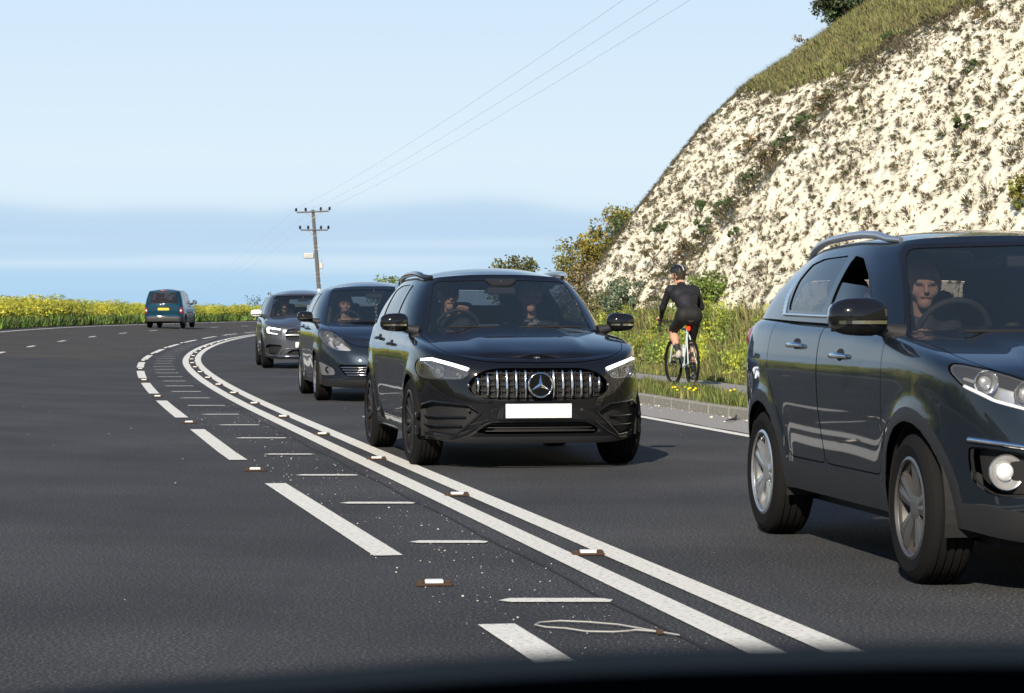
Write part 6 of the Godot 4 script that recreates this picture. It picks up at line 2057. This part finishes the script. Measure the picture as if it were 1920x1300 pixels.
func seated(called_label: String, car: Node3D, seat_at: Vector3, head_at: Vector3, face: Basis, cols: Array, hair: float, cap: bool, hands: Array) -> Node3D:
	var o := thing("person", called_label, "person", car.position, car.rotation.y, "people in the cars")
	var h := seat_at
	var neck := head_at + face * Vector3(0, -.17, -.04)
	var sh := neck + Vector3(0, -.075, -0.02)
	var body := [[h + Vector3(-.09, .10, 0), h + Vector3(.09, .10, 0), .12, .12, 5], [h + Vector3(0, .16, -.02), sh + Vector3(0, -.2, .01), .135, .145, 5],
		[sh + Vector3(-.07, -.12, 0), sh + Vector3(.07, -.12, 0), .125, .125, 5], [sh + Vector3(-.16, -.01, 0), sh + Vector3(.16, -.01, 0), .065, .065, 5], [sh + Vector3(0, 0.0, 0), neck, .075, .06, 5]]
	for sg in [-1.0, 1.0]:
		body.append_array([[h + Vector3(sg * .10, .09, .02), h + Vector3(sg * .14, .13, .42), .095, .07, 6], [h + Vector3(sg * .14, .13, .42), h + Vector3(sg * .13, -.22, .56), .062, .045, 6], [h + Vector3(sg * .13, -.24, .56), h + Vector3(sg * .14, -.27, .72), .04, .035, 2]])
	var i := 0
	for sg in [-1.0, 1.0]:
		var s := sh + Vector3(sg * .175, -.03, 0)
		var hand: Vector3 = hands[i]
		var el := s.lerp(hand, 0.5) + Vector3(sg * .07, -.11, -.02)
		body.append_array([[s, el, .055, .045, 5], [el, hand.lerp(el, 0.12), .044, .03, 5]])
		i += 1
	# collar
	body.append([neck + Vector3(-.045, -.03, .03), neck + Vector3(-.01, -.055, .05), .022, .018, 7, 0.02])
	body.append([neck + Vector3(.045, -.03, .03), neck + Vector3(.01, -.055, .05), .022, .018, 7, 0.02])
	var mb := MB.new()
	skin_bones(mb, body, 0.016, 0.05, cols)
	skin_bones(mb, head_bones(head_at, face, hair, cap), 0.0065, 0.018, cols)
	i = 0
	for sg in [-1.0, 1.0]:
		var hand: Vector3 = hands[i]
		var s := sh + Vector3(sg * .175, -.03, 0)
		var el := s.lerp(hand, 0.5) + Vector3(sg * .07, -.11, -.02)
		var wr := hand.lerp(el, 0.22)
		skin_bones(mb, hand_bones(wr, hand, Vector3(1, 0.2 * sg, 0), Vector3(0, 0.8, 0.6), 0, sg), 0.0055, 0.012, cols)
		i += 1
	part("body", mb, M.person, o)
	return o

func people() -> void:
	var pm := mk("person", Color(1, 1, 1), 0.75)
	pm.vertex_color_use_as_albedo = true
	var sk := Color(0.33, 0.20, 0.15); var dk := Color(0.012, 0.011, 0.011); var lp := Color(0.22, 0.11, 0.09); var ey := Color(0.09, 0.055, 0.045)
	var black_suv: Node3D = get_node("suv_car"); var slate_suv: Node3D = get_node("suv_car_001"); var sc: Node3D = get_node("people_carrier"); var grey_suv: Node3D = get_node("suv_car_002")
	steering_wheel(black_suv, Vector3(-.37, 1.075, -.98), 0.42)
	steering_wheel(slate_suv, Vector3(-.37, 1.13, -.98), 0.42)
	steering_wheel(sc, Vector3(-.37, 1.05, -.90), 0.42)
	steering_wheel(grey_suv, Vector3(-.37, 1.08, -.95), 0.42)
	var F := func(yaw: float, pitch: float) -> Basis: return Basis(Vector3.UP, yaw) * Basis(Vector3.RIGHT, pitch)
	seated("driver in dark cap and sunglasses with one hand on top of the wheel", black_suv, Vector3(-.37, .70, -1.40), Vector3(-.39, 1.365, -1.37), F.call(0.1, 0.05), [sk, dk, dk, lp, Color(0.02, 0.022, 0.03), Color(0.015, 0.016, 0.02), Color(0.03, 0.035, 0.06), Color(0.015, 0.016, 0.02)], 0.0, true, [Vector3(-.34, 1.245, -.91), Vector3(-.22, 1.0, -.98)])
	seated("grey haired passenger in dark jacket with pale collar inside black SUV", black_suv, Vector3(.34, .70, -1.42), Vector3(.33, 1.345, -1.40), F.call(-0.05, 0.0), [sk, Color(0.20, 0.17, 0.14), ey, lp, dk, Color(0.015, 0.016, 0.02), Color(0.02, 0.02, 0.025), Color(0.22, 0.22, 0.22)], 0.012, false, [Vector3(.22, .93, -1.12), Vector3(.46, .93, -1.12)])
	seated("bald driver in dark top frowning behind the wheel of the slate SUV", slate_suv, Vector3(-.36, .74, -1.42), Vector3(-.40, 1.38, -1.36), F.call(-0.15, 0.08), [Color(0.30, 0.18, 0.145), Color(0.22, 0.2, 0.18), ey, lp, dk, Color(0.02, 0.02, 0.024), Color(0.02, 0.02, 0.03), Color(0.02, 0.02, 0.024)], 0.0, false, [Vector3(-.52, 1.12, -.98), Vector3(-.22, 1.12, -.98)])
	seated("driver with long brown hair and bare arms inside the people carrier", sc, Vector3(-.36, .70, -1.36), Vector3(-.37, 1.31, -1.32), F.call(0.0, 0.0), [sk, Color(0.08, 0.04, 0.025), ey, lp, dk, Color(0.10, 0.09, 0.09), Color(0.02, 0.02, 0.03), sk], 0.02, false, [Vector3(-.52, 1.08, -.92), Vector3(-.22, 1.08, -.92)])
	seated("driver barely visible behind the windscreen of the boxy grey SUV", grey_suv, Vector3(-.36, .74, -1.40), Vector3(-.37, 1.36, -1.36), F.call(0.0, 0.0), [sk, Color(0.05, 0.04, 0.03), dk, lp, dk, Color(0.02, 0.02, 0.024), Color(0.02, 0.02, 0.03), Color(0.02, 0.02, 0.024)], 0.012, false, [Vector3(-.52, 1.1, -.95), Vector3(-.22, 1.1, -.95)])
	cyclist()

func cyclist() -> void:
	var at_p := at(35.6, 6.44, 0.137)
	var turn := 0.205
	bicycle(at_p, turn)
	var o := thing("person", "cyclist in black long sleeved top, black shorts and dark helmet riding away", "person", at_p, turn)
	# local: -z is ahead, rear wheel stands at the origin
	var cols := [Color(0.50, 0.27, 0.19), Color(0.03, 0.02, 0.015), Color(0.012, 0.011, 0.011), Color(0.25, 0.09, 0.08), Color(0.01, 0.01, 0.011), Color(0.0075, 0.0075, 0.009), Color(0.006, 0.006, 0.007), Color(0.022, 0.020, 0.022), Color(0.40, 0.37, 0.33)]
	var B := []
	var hipL := Vector3(-.085, .985, -.20); var hipR := Vector3(.085, .985, -.20)
	var knL := Vector3(-.125, .80, -.62); var knR := Vector3(.115, .585, -.53)
	var anL := Vector3(-.115, .50, -.33); var anR := Vector3(.115, .205, -.32)
	B.append_array([[Vector3(-.07, 1.02, -.19), Vector3(.07, 1.02, -.19), .128, .128, 6], [Vector3(0, 1.06, -.22), Vector3(0, 1.22, -.34), .125, .13, 5], [Vector3(-.04, 1.22, -.34), Vector3(.04, 1.22, -.34), .125, .125, 5],
		[Vector3(-.085, 1.31, -.43), Vector3(.085, 1.31, -.43), .124, .124, 5], [Vector3(-.165, 1.385, -.52), Vector3(.165, 1.385, -.52), .072, .072, 5], [Vector3(0, 1.39, -.53), Vector3(0, 1.46, -.60), .075, .055, 5], [Vector3(0, 1.44, -.58), Vector3(0, 1.55, -.66), .053, .05, 0]])
	for e in [[hipL, knL, anL, -1.0], [hipR, knR, anR, 1.0]]:
		var hip: Vector3 = e[0]; var kn: Vector3 = e[1]; var an: Vector3 = e[2]
		B.append_array([[hip, hip.lerp(kn, 0.82), .105, .068, 6], [hip.lerp(kn, 0.8), kn, .062, .055, 0], [kn, kn.lerp(an, 0.35) + Vector3(0, 0, .02), .054, .058, 0], [kn.lerp(an, 0.35) + Vector3(0, 0, .02), kn.lerp(an, 0.68), .057, .042, 0], [kn.lerp(an, 0.66), an, .042, .034, 7], [an + Vector3(0, -.02, .035), an + Vector3(e[3] * .01, -.055, .02), .034, .032, 8], [an + Vector3(0, -.05, .03), an + Vector3(e[3] * .015, -.075, -.19), .034, .03, 8]])
	for sg in [-1.0, 1.0]:
		var s := Vector3(sg * .20, 1.37, -.52)
		var el := Vector3(-.255, 1.13, -.66) if sg < 0 else Vector3(.30, 1.14, -.60)
		var wr := Vector3(sg * .225, .985, -.86)
		B.append_array([[s, el, .058, .045, 5], [el, wr, .044, .030, 5]])
	var mb := MB.new()
	skin_bones(mb, B, 0.0135, 0.035, cols)
	var hb := Basis(Vector3.UP, PI + 0.35) * Basis(Vector3.RIGHT, -0.1)
	var hc := Vector3(-.02, 1.60, -.69)
	skin_bones(mb, head_bones(hc, hb, 0.004, false), 0.0065, 0.018, cols)
	for sg in [-1.0, 1.0]:
		skin_bones(mb, hand_bones(Vector3(sg * .225, .985, -.86), Vector3(sg * .222, .955, -.925), Vector3(sg, 0, 0.35), Vector3(0.2 * sg, 1, -0.1), 0, sg), 0.0055, 0.012, cols)
	part("body", mb, M.person, o)
	var lg := MB.new()
	# blue emblem on the back of the top
	for k in 5:
		var t := k / 5.0
		var p0 := Vector3(-.075 + .03 * t, 1.285 - .115 * t, -.243 + .03 * (1 - t) - 0.02)
		p0.z = -.195 - (p0.y - 1.22) * 0.72
		lg.quad(p0 + Vector3(-.012, 0, 0), p0 + Vector3(.006, -.023, 0.011), p0 + Vector3(.024, -.023, .011), p0 + Vector3(.006, 0, 0))
	mk("emblem_blue", lin(0.02, 0.05, 0.32), 0.6)
	part("blue_emblem", lg, M.emblem_blue, o)
	# helmet: shell with raised ribs
	var hm := MB.new()
	var hx := Transform3D(Basis(Vector3.UP, PI + 0.35) * Basis(Vector3.RIGHT, 0.05), hc + Vector3(0, .045, .01))
	hm.xf = hx
	for j in 7:
		for k in 20:
			var q := []
			for e in [[j, k], [j, k + 1], [j + 1, k + 1], [j + 1, k]]:
				var th: float = PI * 0.56 * e[0] / 7.0; var ph: float = TAU * e[1] / 20.0
				q.append(Vector3(sin(th) * cos(ph) * .098, cos(th) * .095, sin(th) * sin(ph) * .125 - .008))
			var nn := []
			for e in q: nn.append((e / Vector3(.0096, .009, .0156)).normalized())
			hm.squad(q[0], q[1], q[2], q[3], nn[0], nn[1], nn[2], nn[3])
	var hs := part("helmet", hm, M.trim, o)
	for x in [-.07, -.036, 0.0, .036, .07]:
		var rb := MB.new()
		rb.xf = hx
		var pts := []
		for k in 13:
			var an := lerpf(-1.45, 1.5, k / 12.0)
			var sc: float = sqrt(maxf(0.05, 1.0 - pow(x / .1, 2.0)))
			pts.append(Vector3(x, cos(an) * .103 * sc, sin(an) * .130 * sc - .008))
		rb.tube(pts, 0.010, 6)
		part("helmet_rib", rb, M.gloss_black if absf(x) > 0.01 else M.galvanised, hs)
	var gl := MB.new()
	gl.xf = Transform3D(hb, hc)
	gl.tube([Vector3(-.088, .02, -.01), Vector3(-.075, .016, .075), Vector3(-.02, .014, .10), Vector3(.02, .014, .10), Vector3(.075, .016, .075), Vector3(.088, .02, -.01)], 0.011, 6)
	part("sunglasses", gl, M.gloss_black, o)

func bicycle(p: Vector3, turn: float) -> void:
	var o := thing("bicycle", "white framed drop bar road bicycle with black wheels on the footpath", "bicycle", p, turn)
	mk("frame_white", lin(0.45, 0.55, 0.54), 0.3)
	mk("bar_tape", lin(0.012, 0.012, 0.013), 0.7)
	var rt := mk("rear_lamp", lin(0.6, 0.05, 0.01), 0.3)
	rt.emission_enabled = true; rt.emission = Color(1.0, 0.16, 0.02); rt.emission_energy_multiplier = 1.2
	var r := 0.342
	for z in [0.0, -1.0]:
		var w := Node3D.new()
		w.name = "wheel"
		o.add_child(w, true)
		w.position = Vector3(0, r, z)
		if z < 0: w.rotation.y = 0.10
		var t := MB.new()
		t.lathe(Vector3.ZERO, Vector3.RIGHT, [[r - .034, -.012], [r - .018, -.019], [r - .004, -.011], [r, 0.0], [r - .004, .011], [r - .018, .019], [r - .034, .012]], 48)
		part("tyre", t, M.tyre, w)
		var m := MB.new()
		m.lathe(Vector3.ZERO, Vector3.RIGHT, [[r - .034, -.012], [r - .058, -.011], [r - .068, 0.0], [r - .058, .011], [r - .034, .012]], 48)
		part("rim", m, M.gloss_black, w)
		var s := MB.new()
		for k in 24:
			var an := TAU * k / 24.0
			s.tube([Vector3(.022 if k % 2 else -.022, 0, 0), Vector3(0, cos(an), sin(an)) * (r - .06)], 0.0022, 3, false)
		s.lathe(Vector3.ZERO, Vector3.RIGHT, [[0.0, -.05], [.018, -.045], [.018, .045], [0.0, .05]], 12)
		s.lathe(Vector3(-.035, 0, 0), Vector3.RIGHT, [[.07, -.002], [.07, .002], [.05, .002], [.05, -.002], [.07, -.002]], 24)
		part("spokes", s, M.black_metal, w)
	var bb := Vector3(0, .275, -.415); var st := Vector3(0, .80, -.245); var hd := Vector3(0, .86, -.80); var hl := Vector3(0, .73, -.845)
	var f := MB.new()
	f.tube([bb, st + Vector3(0, .02, -.005)], 0.02, 10); f.tube([bb, hl], 0.024, 10); f.tube([st, hd], 0.018, 10); f.tube([hl + Vector3(0, -.02, -.006), hd + Vector3(0, .02, .006)], 0.024, 10)
	for sg in [-1, 1]:
		f.tube([Vector3(sg * .03, .275, -.40), Vector3(sg * .062, r, 0)], 0.011, 8)
		f.tube([st + Vector3(sg * .018, -.06, .02), Vector3(sg * .062, r, 0)], 0.009, 8)
		f.tube([hl + Vector3(sg * .02, -.02, -.006), Vector3(sg * .052, .55, -.90), Vector3(sg * .055, r, -1.0)], [0.016, .014, .011], 8)
	part("frame", f, M.frame_white, o)
	var sp := MB.new()
	sp.tube([st, Vector3(0, .95, -.195)], 0.0145, 8)
	part("seat_post", sp, M.black_metal, o)
	var sd := MB.new()
	sd.tube([Vector3(0, .965, -.08), Vector3(0, .972, -.14), Vector3(0, .968, -.24), Vector3(0, .962, -.34)], [0.05, .06, .032, .018], 10)
	part("saddle", sd, M.bar_tape, o)
	var hb := MB.new()
	hb.tube([hd + Vector3(0, .03, .01), Vector3(0, .925, -.87)], 0.017, 8)
	var pts := []
	for e in [[-.215, .80, -.86], [-.218, .79, -.93], [-.215, .84, -.985], [-.21, .915, -.965], [-.205, .93, -.90], [-.16, .93, -.875], [0, .93, -.87], [.16, .93, -.875], [.205, .93, -.90], [.21, .915, -.965], [.215, .84, -.985], [.218, .79, -.93], [.215, .80, -.86]]: pts.append(Vector3(e[0], e[1], e[2]))
	hb.tube(pts, 0.016, 8)
	for sg in [-1, 1]: hb.tube([Vector3(sg * .21, .925, -.94), Vector3(sg * .212, .955, -.985), Vector3(sg * .212, .975, -1.0)], [0.018, .02, .014], 8)
	part("handlebar", hb, M.bar_tape, o)
	var ck := MB.new()
	ck.lathe(bb + Vector3(.045, 0, 0), Vector3.RIGHT, [[.095, -.002], [.095, .002], [.07, .002], [.07, -.002], [.095, -.002]], 28)
	ck.tube([bb + Vector3(.06, 0, 0), bb + Vector3(.07, -.165, .035)], 0.013, 6); ck.tube([bb + Vector3(-.06, 0, 0), bb + Vector3(-.07, .15, -.02)], 0.013, 6)
	part("crankset", ck, M.black_metal, o)
	for e in [[.115, -.165, .035], [-.115, .15, -.02]]:
		var pd := MB.new()
		pd.rbox(bb + Vector3(e[0], e[1], e[2]), Vector3(.08, .018, .07), .007)
		part("pedal", pd, M.black_metal, o)
	var ch := MB.new()
	ch.tube([bb + Vector3(.045, .094, 0), Vector3(.045, r + .04, 0)], 0.004, 4); ch.tube([bb + Vector3(.045, -.094, 0), Vector3(.045, r - .12, -.02)], 0.004, 4); ch.tube([Vector3(.045, r - .04, 0), Vector3(.05, r - .10, -.02), Vector3(.05, r - .17, -.01)], 0.014, 6)
	part("chain", ch, M.black_metal, o)
	var lm := MB.new()
	lm.rbox(Vector3(0, .835, -.205), Vector3(.05, .06, .03), .012)
	part("rear_light", lm, M.rear_lamp, o)
	var bt := MB.new()
	bt.lathe(Vector3(.0, .42, -.42), Vector3(0, 1, -.25), [[0.0, 0.0], [.036, .004], [.036, .13], [.02, .16], [.018, .18], [0.0, .18]], 14)
	part("water_bottle", bt, M.galvanised, o)

func details() -> void:
	rng.seed = 77
	# reflecting road studs: rusty iron casting with a pale rubber and glass insert
	var spots := []
	for k in 26: spots.append([9.05 + 4.17 * k, 0.145, "road stud set between the two unbroken white lines"])
	for k in 10: spots.append([11.95 + 8.33 * k, -1.0, "road stud in the gap between long white dashes"])
	var stud: Node3D = null
	for e in spots:
		if e[0] > 95.0: continue
		var p := at(e[0], e[1] + (taper(e[0]) if e[1] < -0.5 else 0.0), 0.006)
		var o: Node3D
		if stud == null:
			stud = thing("road_stud", e[2], "road stud", p, 0.0, "road studs along the markings")
			o = stud
			var b := MB.new()
			b.rbox(Vector3(0, 0.002, 0), Vector3(0.165, 0.014, 0.085), 0.006)
			part("iron_base", b, M.rust, o)
			var c := MB.new()
			c.rbox(Vector3(-0.062, 0.012, 0), Vector3(0.03, 0.02, 0.07), 0.008)
			part("iron_cheek", c, M.rust, o)
			var c2 := MB.new()
			c2.rbox(Vector3(0.062, 0.012, 0), Vector3(0.03, 0.02, 0.07), 0.008)
			part("iron_cheek", c2, M.rust, o)
			var w := MB.new()
			w.rbox(Vector3(0, 0.012, 0), Vector3(0.085, 0.022, 0.06), 0.008)
			part("reflector", w, M.reflector, o)
		else:
			o = stud.duplicate()
			o.name = numbered("road_stud")
			add_child(o)
			o.position = p
			o.set_meta("label", e[2])
		o.rotation.y = -heading(e[0]) * 0.5
	# pale chippings lying on the hatching and in the gutter
	var bits := [MB.new(), MB.new()]
	bits[0].rbox(Vector3.ZERO, Vector3(1.0, 0.6, 0.8), 0.25); bits[1].ball(Vector3.ZERO, Vector3(0.6, 0.35, 0.45), 6, 4)
	var root := struct("loose_chippings")
	for k in 2:
		var xs := []; var cs := []
		for n in 450:
			var v := 8.0 + 26.0 * pow(rng.randf(), 1.4)
			var u := -0.95 + 0.85 * rng.randf()
			if rng.randf() < 0.16: u = rng.randf_range(-6.5, 4.1)
			var s := 0.003 + 0.009 * pow(rng.randf(), 4.0)
			xs.append(Transform3D(Basis(Vector3.UP, rng.randf() * TAU).scaled(Vector3(s, s, s)), at(v, u, 0.005)))
			var g := rng.randf_range(0.3, 0.62)
			cs.append(Color(g, g * 0.97, g * 0.9))
		for n in 170:
			var v := rng.randf_range(20.0, 48.0)
			var s := 0.008 + 0.028 * pow(rng.randf(), 3.0)
			xs.append(Transform3D(Basis(Vector3.UP, rng.randf() * TAU).scaled(Vector3(s, s, s)), at(v, 5.13 - 0.42 * pow(rng.randf(), 2.5), 0.018)))
			var g := rng.randf_range(0.2, 0.75)
			cs.append(Color(g, g * 0.94, g * 0.82))
		var cm: StandardMaterial3D = M.chip
		cm.albedo_color = Color(1, 1, 1); cm.vertex_color_use_as_albedo = true
		scatter("chippings", bits[k].mesh(), M.chip, xs, cs, root)
	# looped plastic strap left on the hatching
	var st := MB.new()
	var lp := []
	for e in [[1180, 1190], [1150, 1192], [1100, 1191], [1060, 1185], [1025, 1183], [1003, 1179], [1012, 1174], [1050, 1171], [1100, 1173], [1160, 1178], [1205, 1186], [1238, 1192], [1274, 1198]]:
		var d: float = 6048.0 / (e[1] - 578.0)
		lp.append(Vector3((e[0] - 960.0) * d / 4800.0, 0.012, -d))
	st.tube(lp, 0.0035, 6)
	st.tube([lp[0], lp[0].lerp(lp[10], 0.5), lp[11]], 0.0035, 6)
	var sto := part("plastic_strap", st, M.strap, self)
	tag(sto, "looped pale plastic strap lying on the road beside the hatching", "strap")
	var kn := MB.new()
	kn.rbox(lp[11], Vector3(0.03, 0.02, 0.05), 0.008)
	part("strap_buckle", kn, M.rust, sto)
	# twig in the gutter
	var tw := MB.new()
	tw.tube([at(27.55, 4.78, 0.03), at(28.0, 5.0, 0.035), at(28.6, 5.28 - 0.1, 0.05)], [0.008, 0.010, 0.006], 5)
	tw.tube([at(27.7, 4.86, 0.03), at(27.95, 5.05, 0.03)], [0.006, 0.004], 4)
	tag(part("fallen_twig", tw, M.twig, self), "dark forked twig lying in the gutter by the kerb", "twig")
	# dandelions in the mown strip
	var fl: Node3D = null
	for e in [[2.15, 34.1], [2.20, 34.3], [2.14, 33.0], [2.32, 34.2], [2.31, 33.5], [2.37, 33.9], [2.34, 33.0], [2.43, 33.7], [2.80, 32.8], [2.90, 33.2]]:
		var o: Node3D
		if fl == null:
			fl = thing("dandelion", "yellow dandelion in the grass strip between kerb and footpath", "flower", Vector3.ZERO, 0.0, "dandelions in the grass strip")
			o = fl
			var s := MB.new()
			s.tube([Vector3.ZERO, Vector3(0.01, 0.075, 0)], [0.004, 0.003], 5)
			part("stem", s, M.hillside, o)
			var h := MB.new()
			for j in 4:
				for q in 14:
					var an := TAU * q / 14.0 + j * 0.2
					var d := Vector3(cos(an), 0.2 + j * 0.4, sin(an)).normalized() * (0.026 - j * 0.003)
					var c := Vector3(0.01, 0.078, 0)
					var nn := (d + Vector3.UP * 0.02).normalized()
					h.tri(c, c + d.rotated(Vector3.UP, 0.25), c + d.rotated(Vector3.UP, -0.25), nn, nn, nn)
			h.ball(Vector3(0.01, 0.082, 0), Vector3(0.022, 0.015, 0.022), 10, 6)
			part("flower_head", h, M.petal, o)
		else:
			o = fl.duplicate()
			o.name = numbered("dandelion")
			add_child(o)
		o.position = Vector3(e[0], 0.118, -e[1])
		o.rotation.y = rng.randf() * TAU
	var grey_suv: Node3D = get_node("suv_car_002"); var sc: Node3D = get_node("people_carrier")
	mk("teal_plastic", lin(0.03, 0.32, 0.36), 0.4)
	var bo := thing("dashboard_bottle", "small teal bottle with white cap behind the windscreen of the boxy grey SUV", "bottle", grey_suv.transform * Vector3(0.1, 1.10, -0.72))
	var b1 := MB.new()
	b1.lathe(Vector3.ZERO, Vector3.UP, [[0.0, 0.0], [0.045, 0.005], [0.045, 0.12], [0.02, 0.15], [0.0, 0.15]], 14)
	part("bottle_body", b1, M.teal_plastic, bo)
	var b2 := MB.new()
	b2.lathe(Vector3(0, 0.15, 0), Vector3.UP, [[0.024, 0.0], [0.028, 0.05], [0.012, 0.08], [0.0, 0.08]], 12)
	part("bottle_cap", b2, M.plate_white, bo)
	var hg := thing("hanging_ornament", "brown beaded ornament hanging behind the windscreen of the people carrier", "ornament", sc.transform * Vector3(0.02, 1.10, -0.80))
	var b3 := MB.new()
	for k in 5: b3.ball(Vector3(0.006 * sin(k * 2.0), 0.05 * k, 0), Vector3(0.024, 0.03, 0.024), 8, 6)
	part("beads", b3, M.rim_grey, hg)
	var b4 := MB.new()
	b4.tube([Vector3(0, 0.2, 0), Vector3(0, 0.34, -0.06)], 0.003, 4)
	part("cord", b4, M.black, hg)
	camera_car()

# the car the view is taken from: top of its dashboard, with an unseen roof and rear panel added to keep the sun off it
func camera_car() -> void:
	var o := thing("car_dashboard", "black dashboard top of a car along the foot of its windscreen", "dashboard", Vector3.ZERO)
	var edge := [[-0.75, -0.20], [-0.30, -0.148], [-0.143, -0.1242], [-0.06, -0.1178], [0.0, -0.1135], [0.06, -0.1108], [0.16, -0.1090], [0.4, -0.110], [0.75, -0.125]]
	var mb := MB.new()
	var tr := MB.new()
	var prev := []
	for k in 61:
		var x := lerpf(-0.75, 0.75, k / 60.0)
		var y := 1.26 + cr(edge, x)
		var row := [Vector3(x, y - 0.30, -0.45), Vector3(x, y - 0.10, -0.50), Vector3(x, y - 0.045, -0.56), Vector3(x, y - 0.020, -0.68), Vector3(x, y - 0.0045, -0.815), Vector3(x, y, -0.835), Vector3(x, y - 0.004, -0.85), Vector3(x, y - 0.05, -0.86)]
		if k > 0:
			for j in row.size() - 1:
				if j < 4: mb.quad(prev[j], row[j], row[j + 1], prev[j + 1])
				else: tr.quad(prev[j], row[j], row[j + 1], prev[j + 1])
		prev = row
	var dp := mk("dash_black", lin(0.003, 0.003, 0.003), 1.0)
	dp.metallic_specular = 0.0
	part("dash_pad", mb, M.dash_black, o)
	var dt := mk("dash_trim", lin(0.17, 0.135, 0.095), 1.0)
	dt.metallic_specular = 0.0
	part("windscreen_trim", tr, M.dash_trim, o)
	var rf := MB.new()
	rf.rbox(Vector3(0.0, 1.56, 0.75), Vector3(1.5, 0.05, 2.1), 0.02)
	part("shading_roof_panel", rf, M.black, o)
	var bk := MB.new()
	bk.rbox(Vector3(0.0, 1.1, 1.85), Vector3(1.5, 0.95, 0.1), 0.04)
	part("shading_tail_panel", bk, M.black, o)
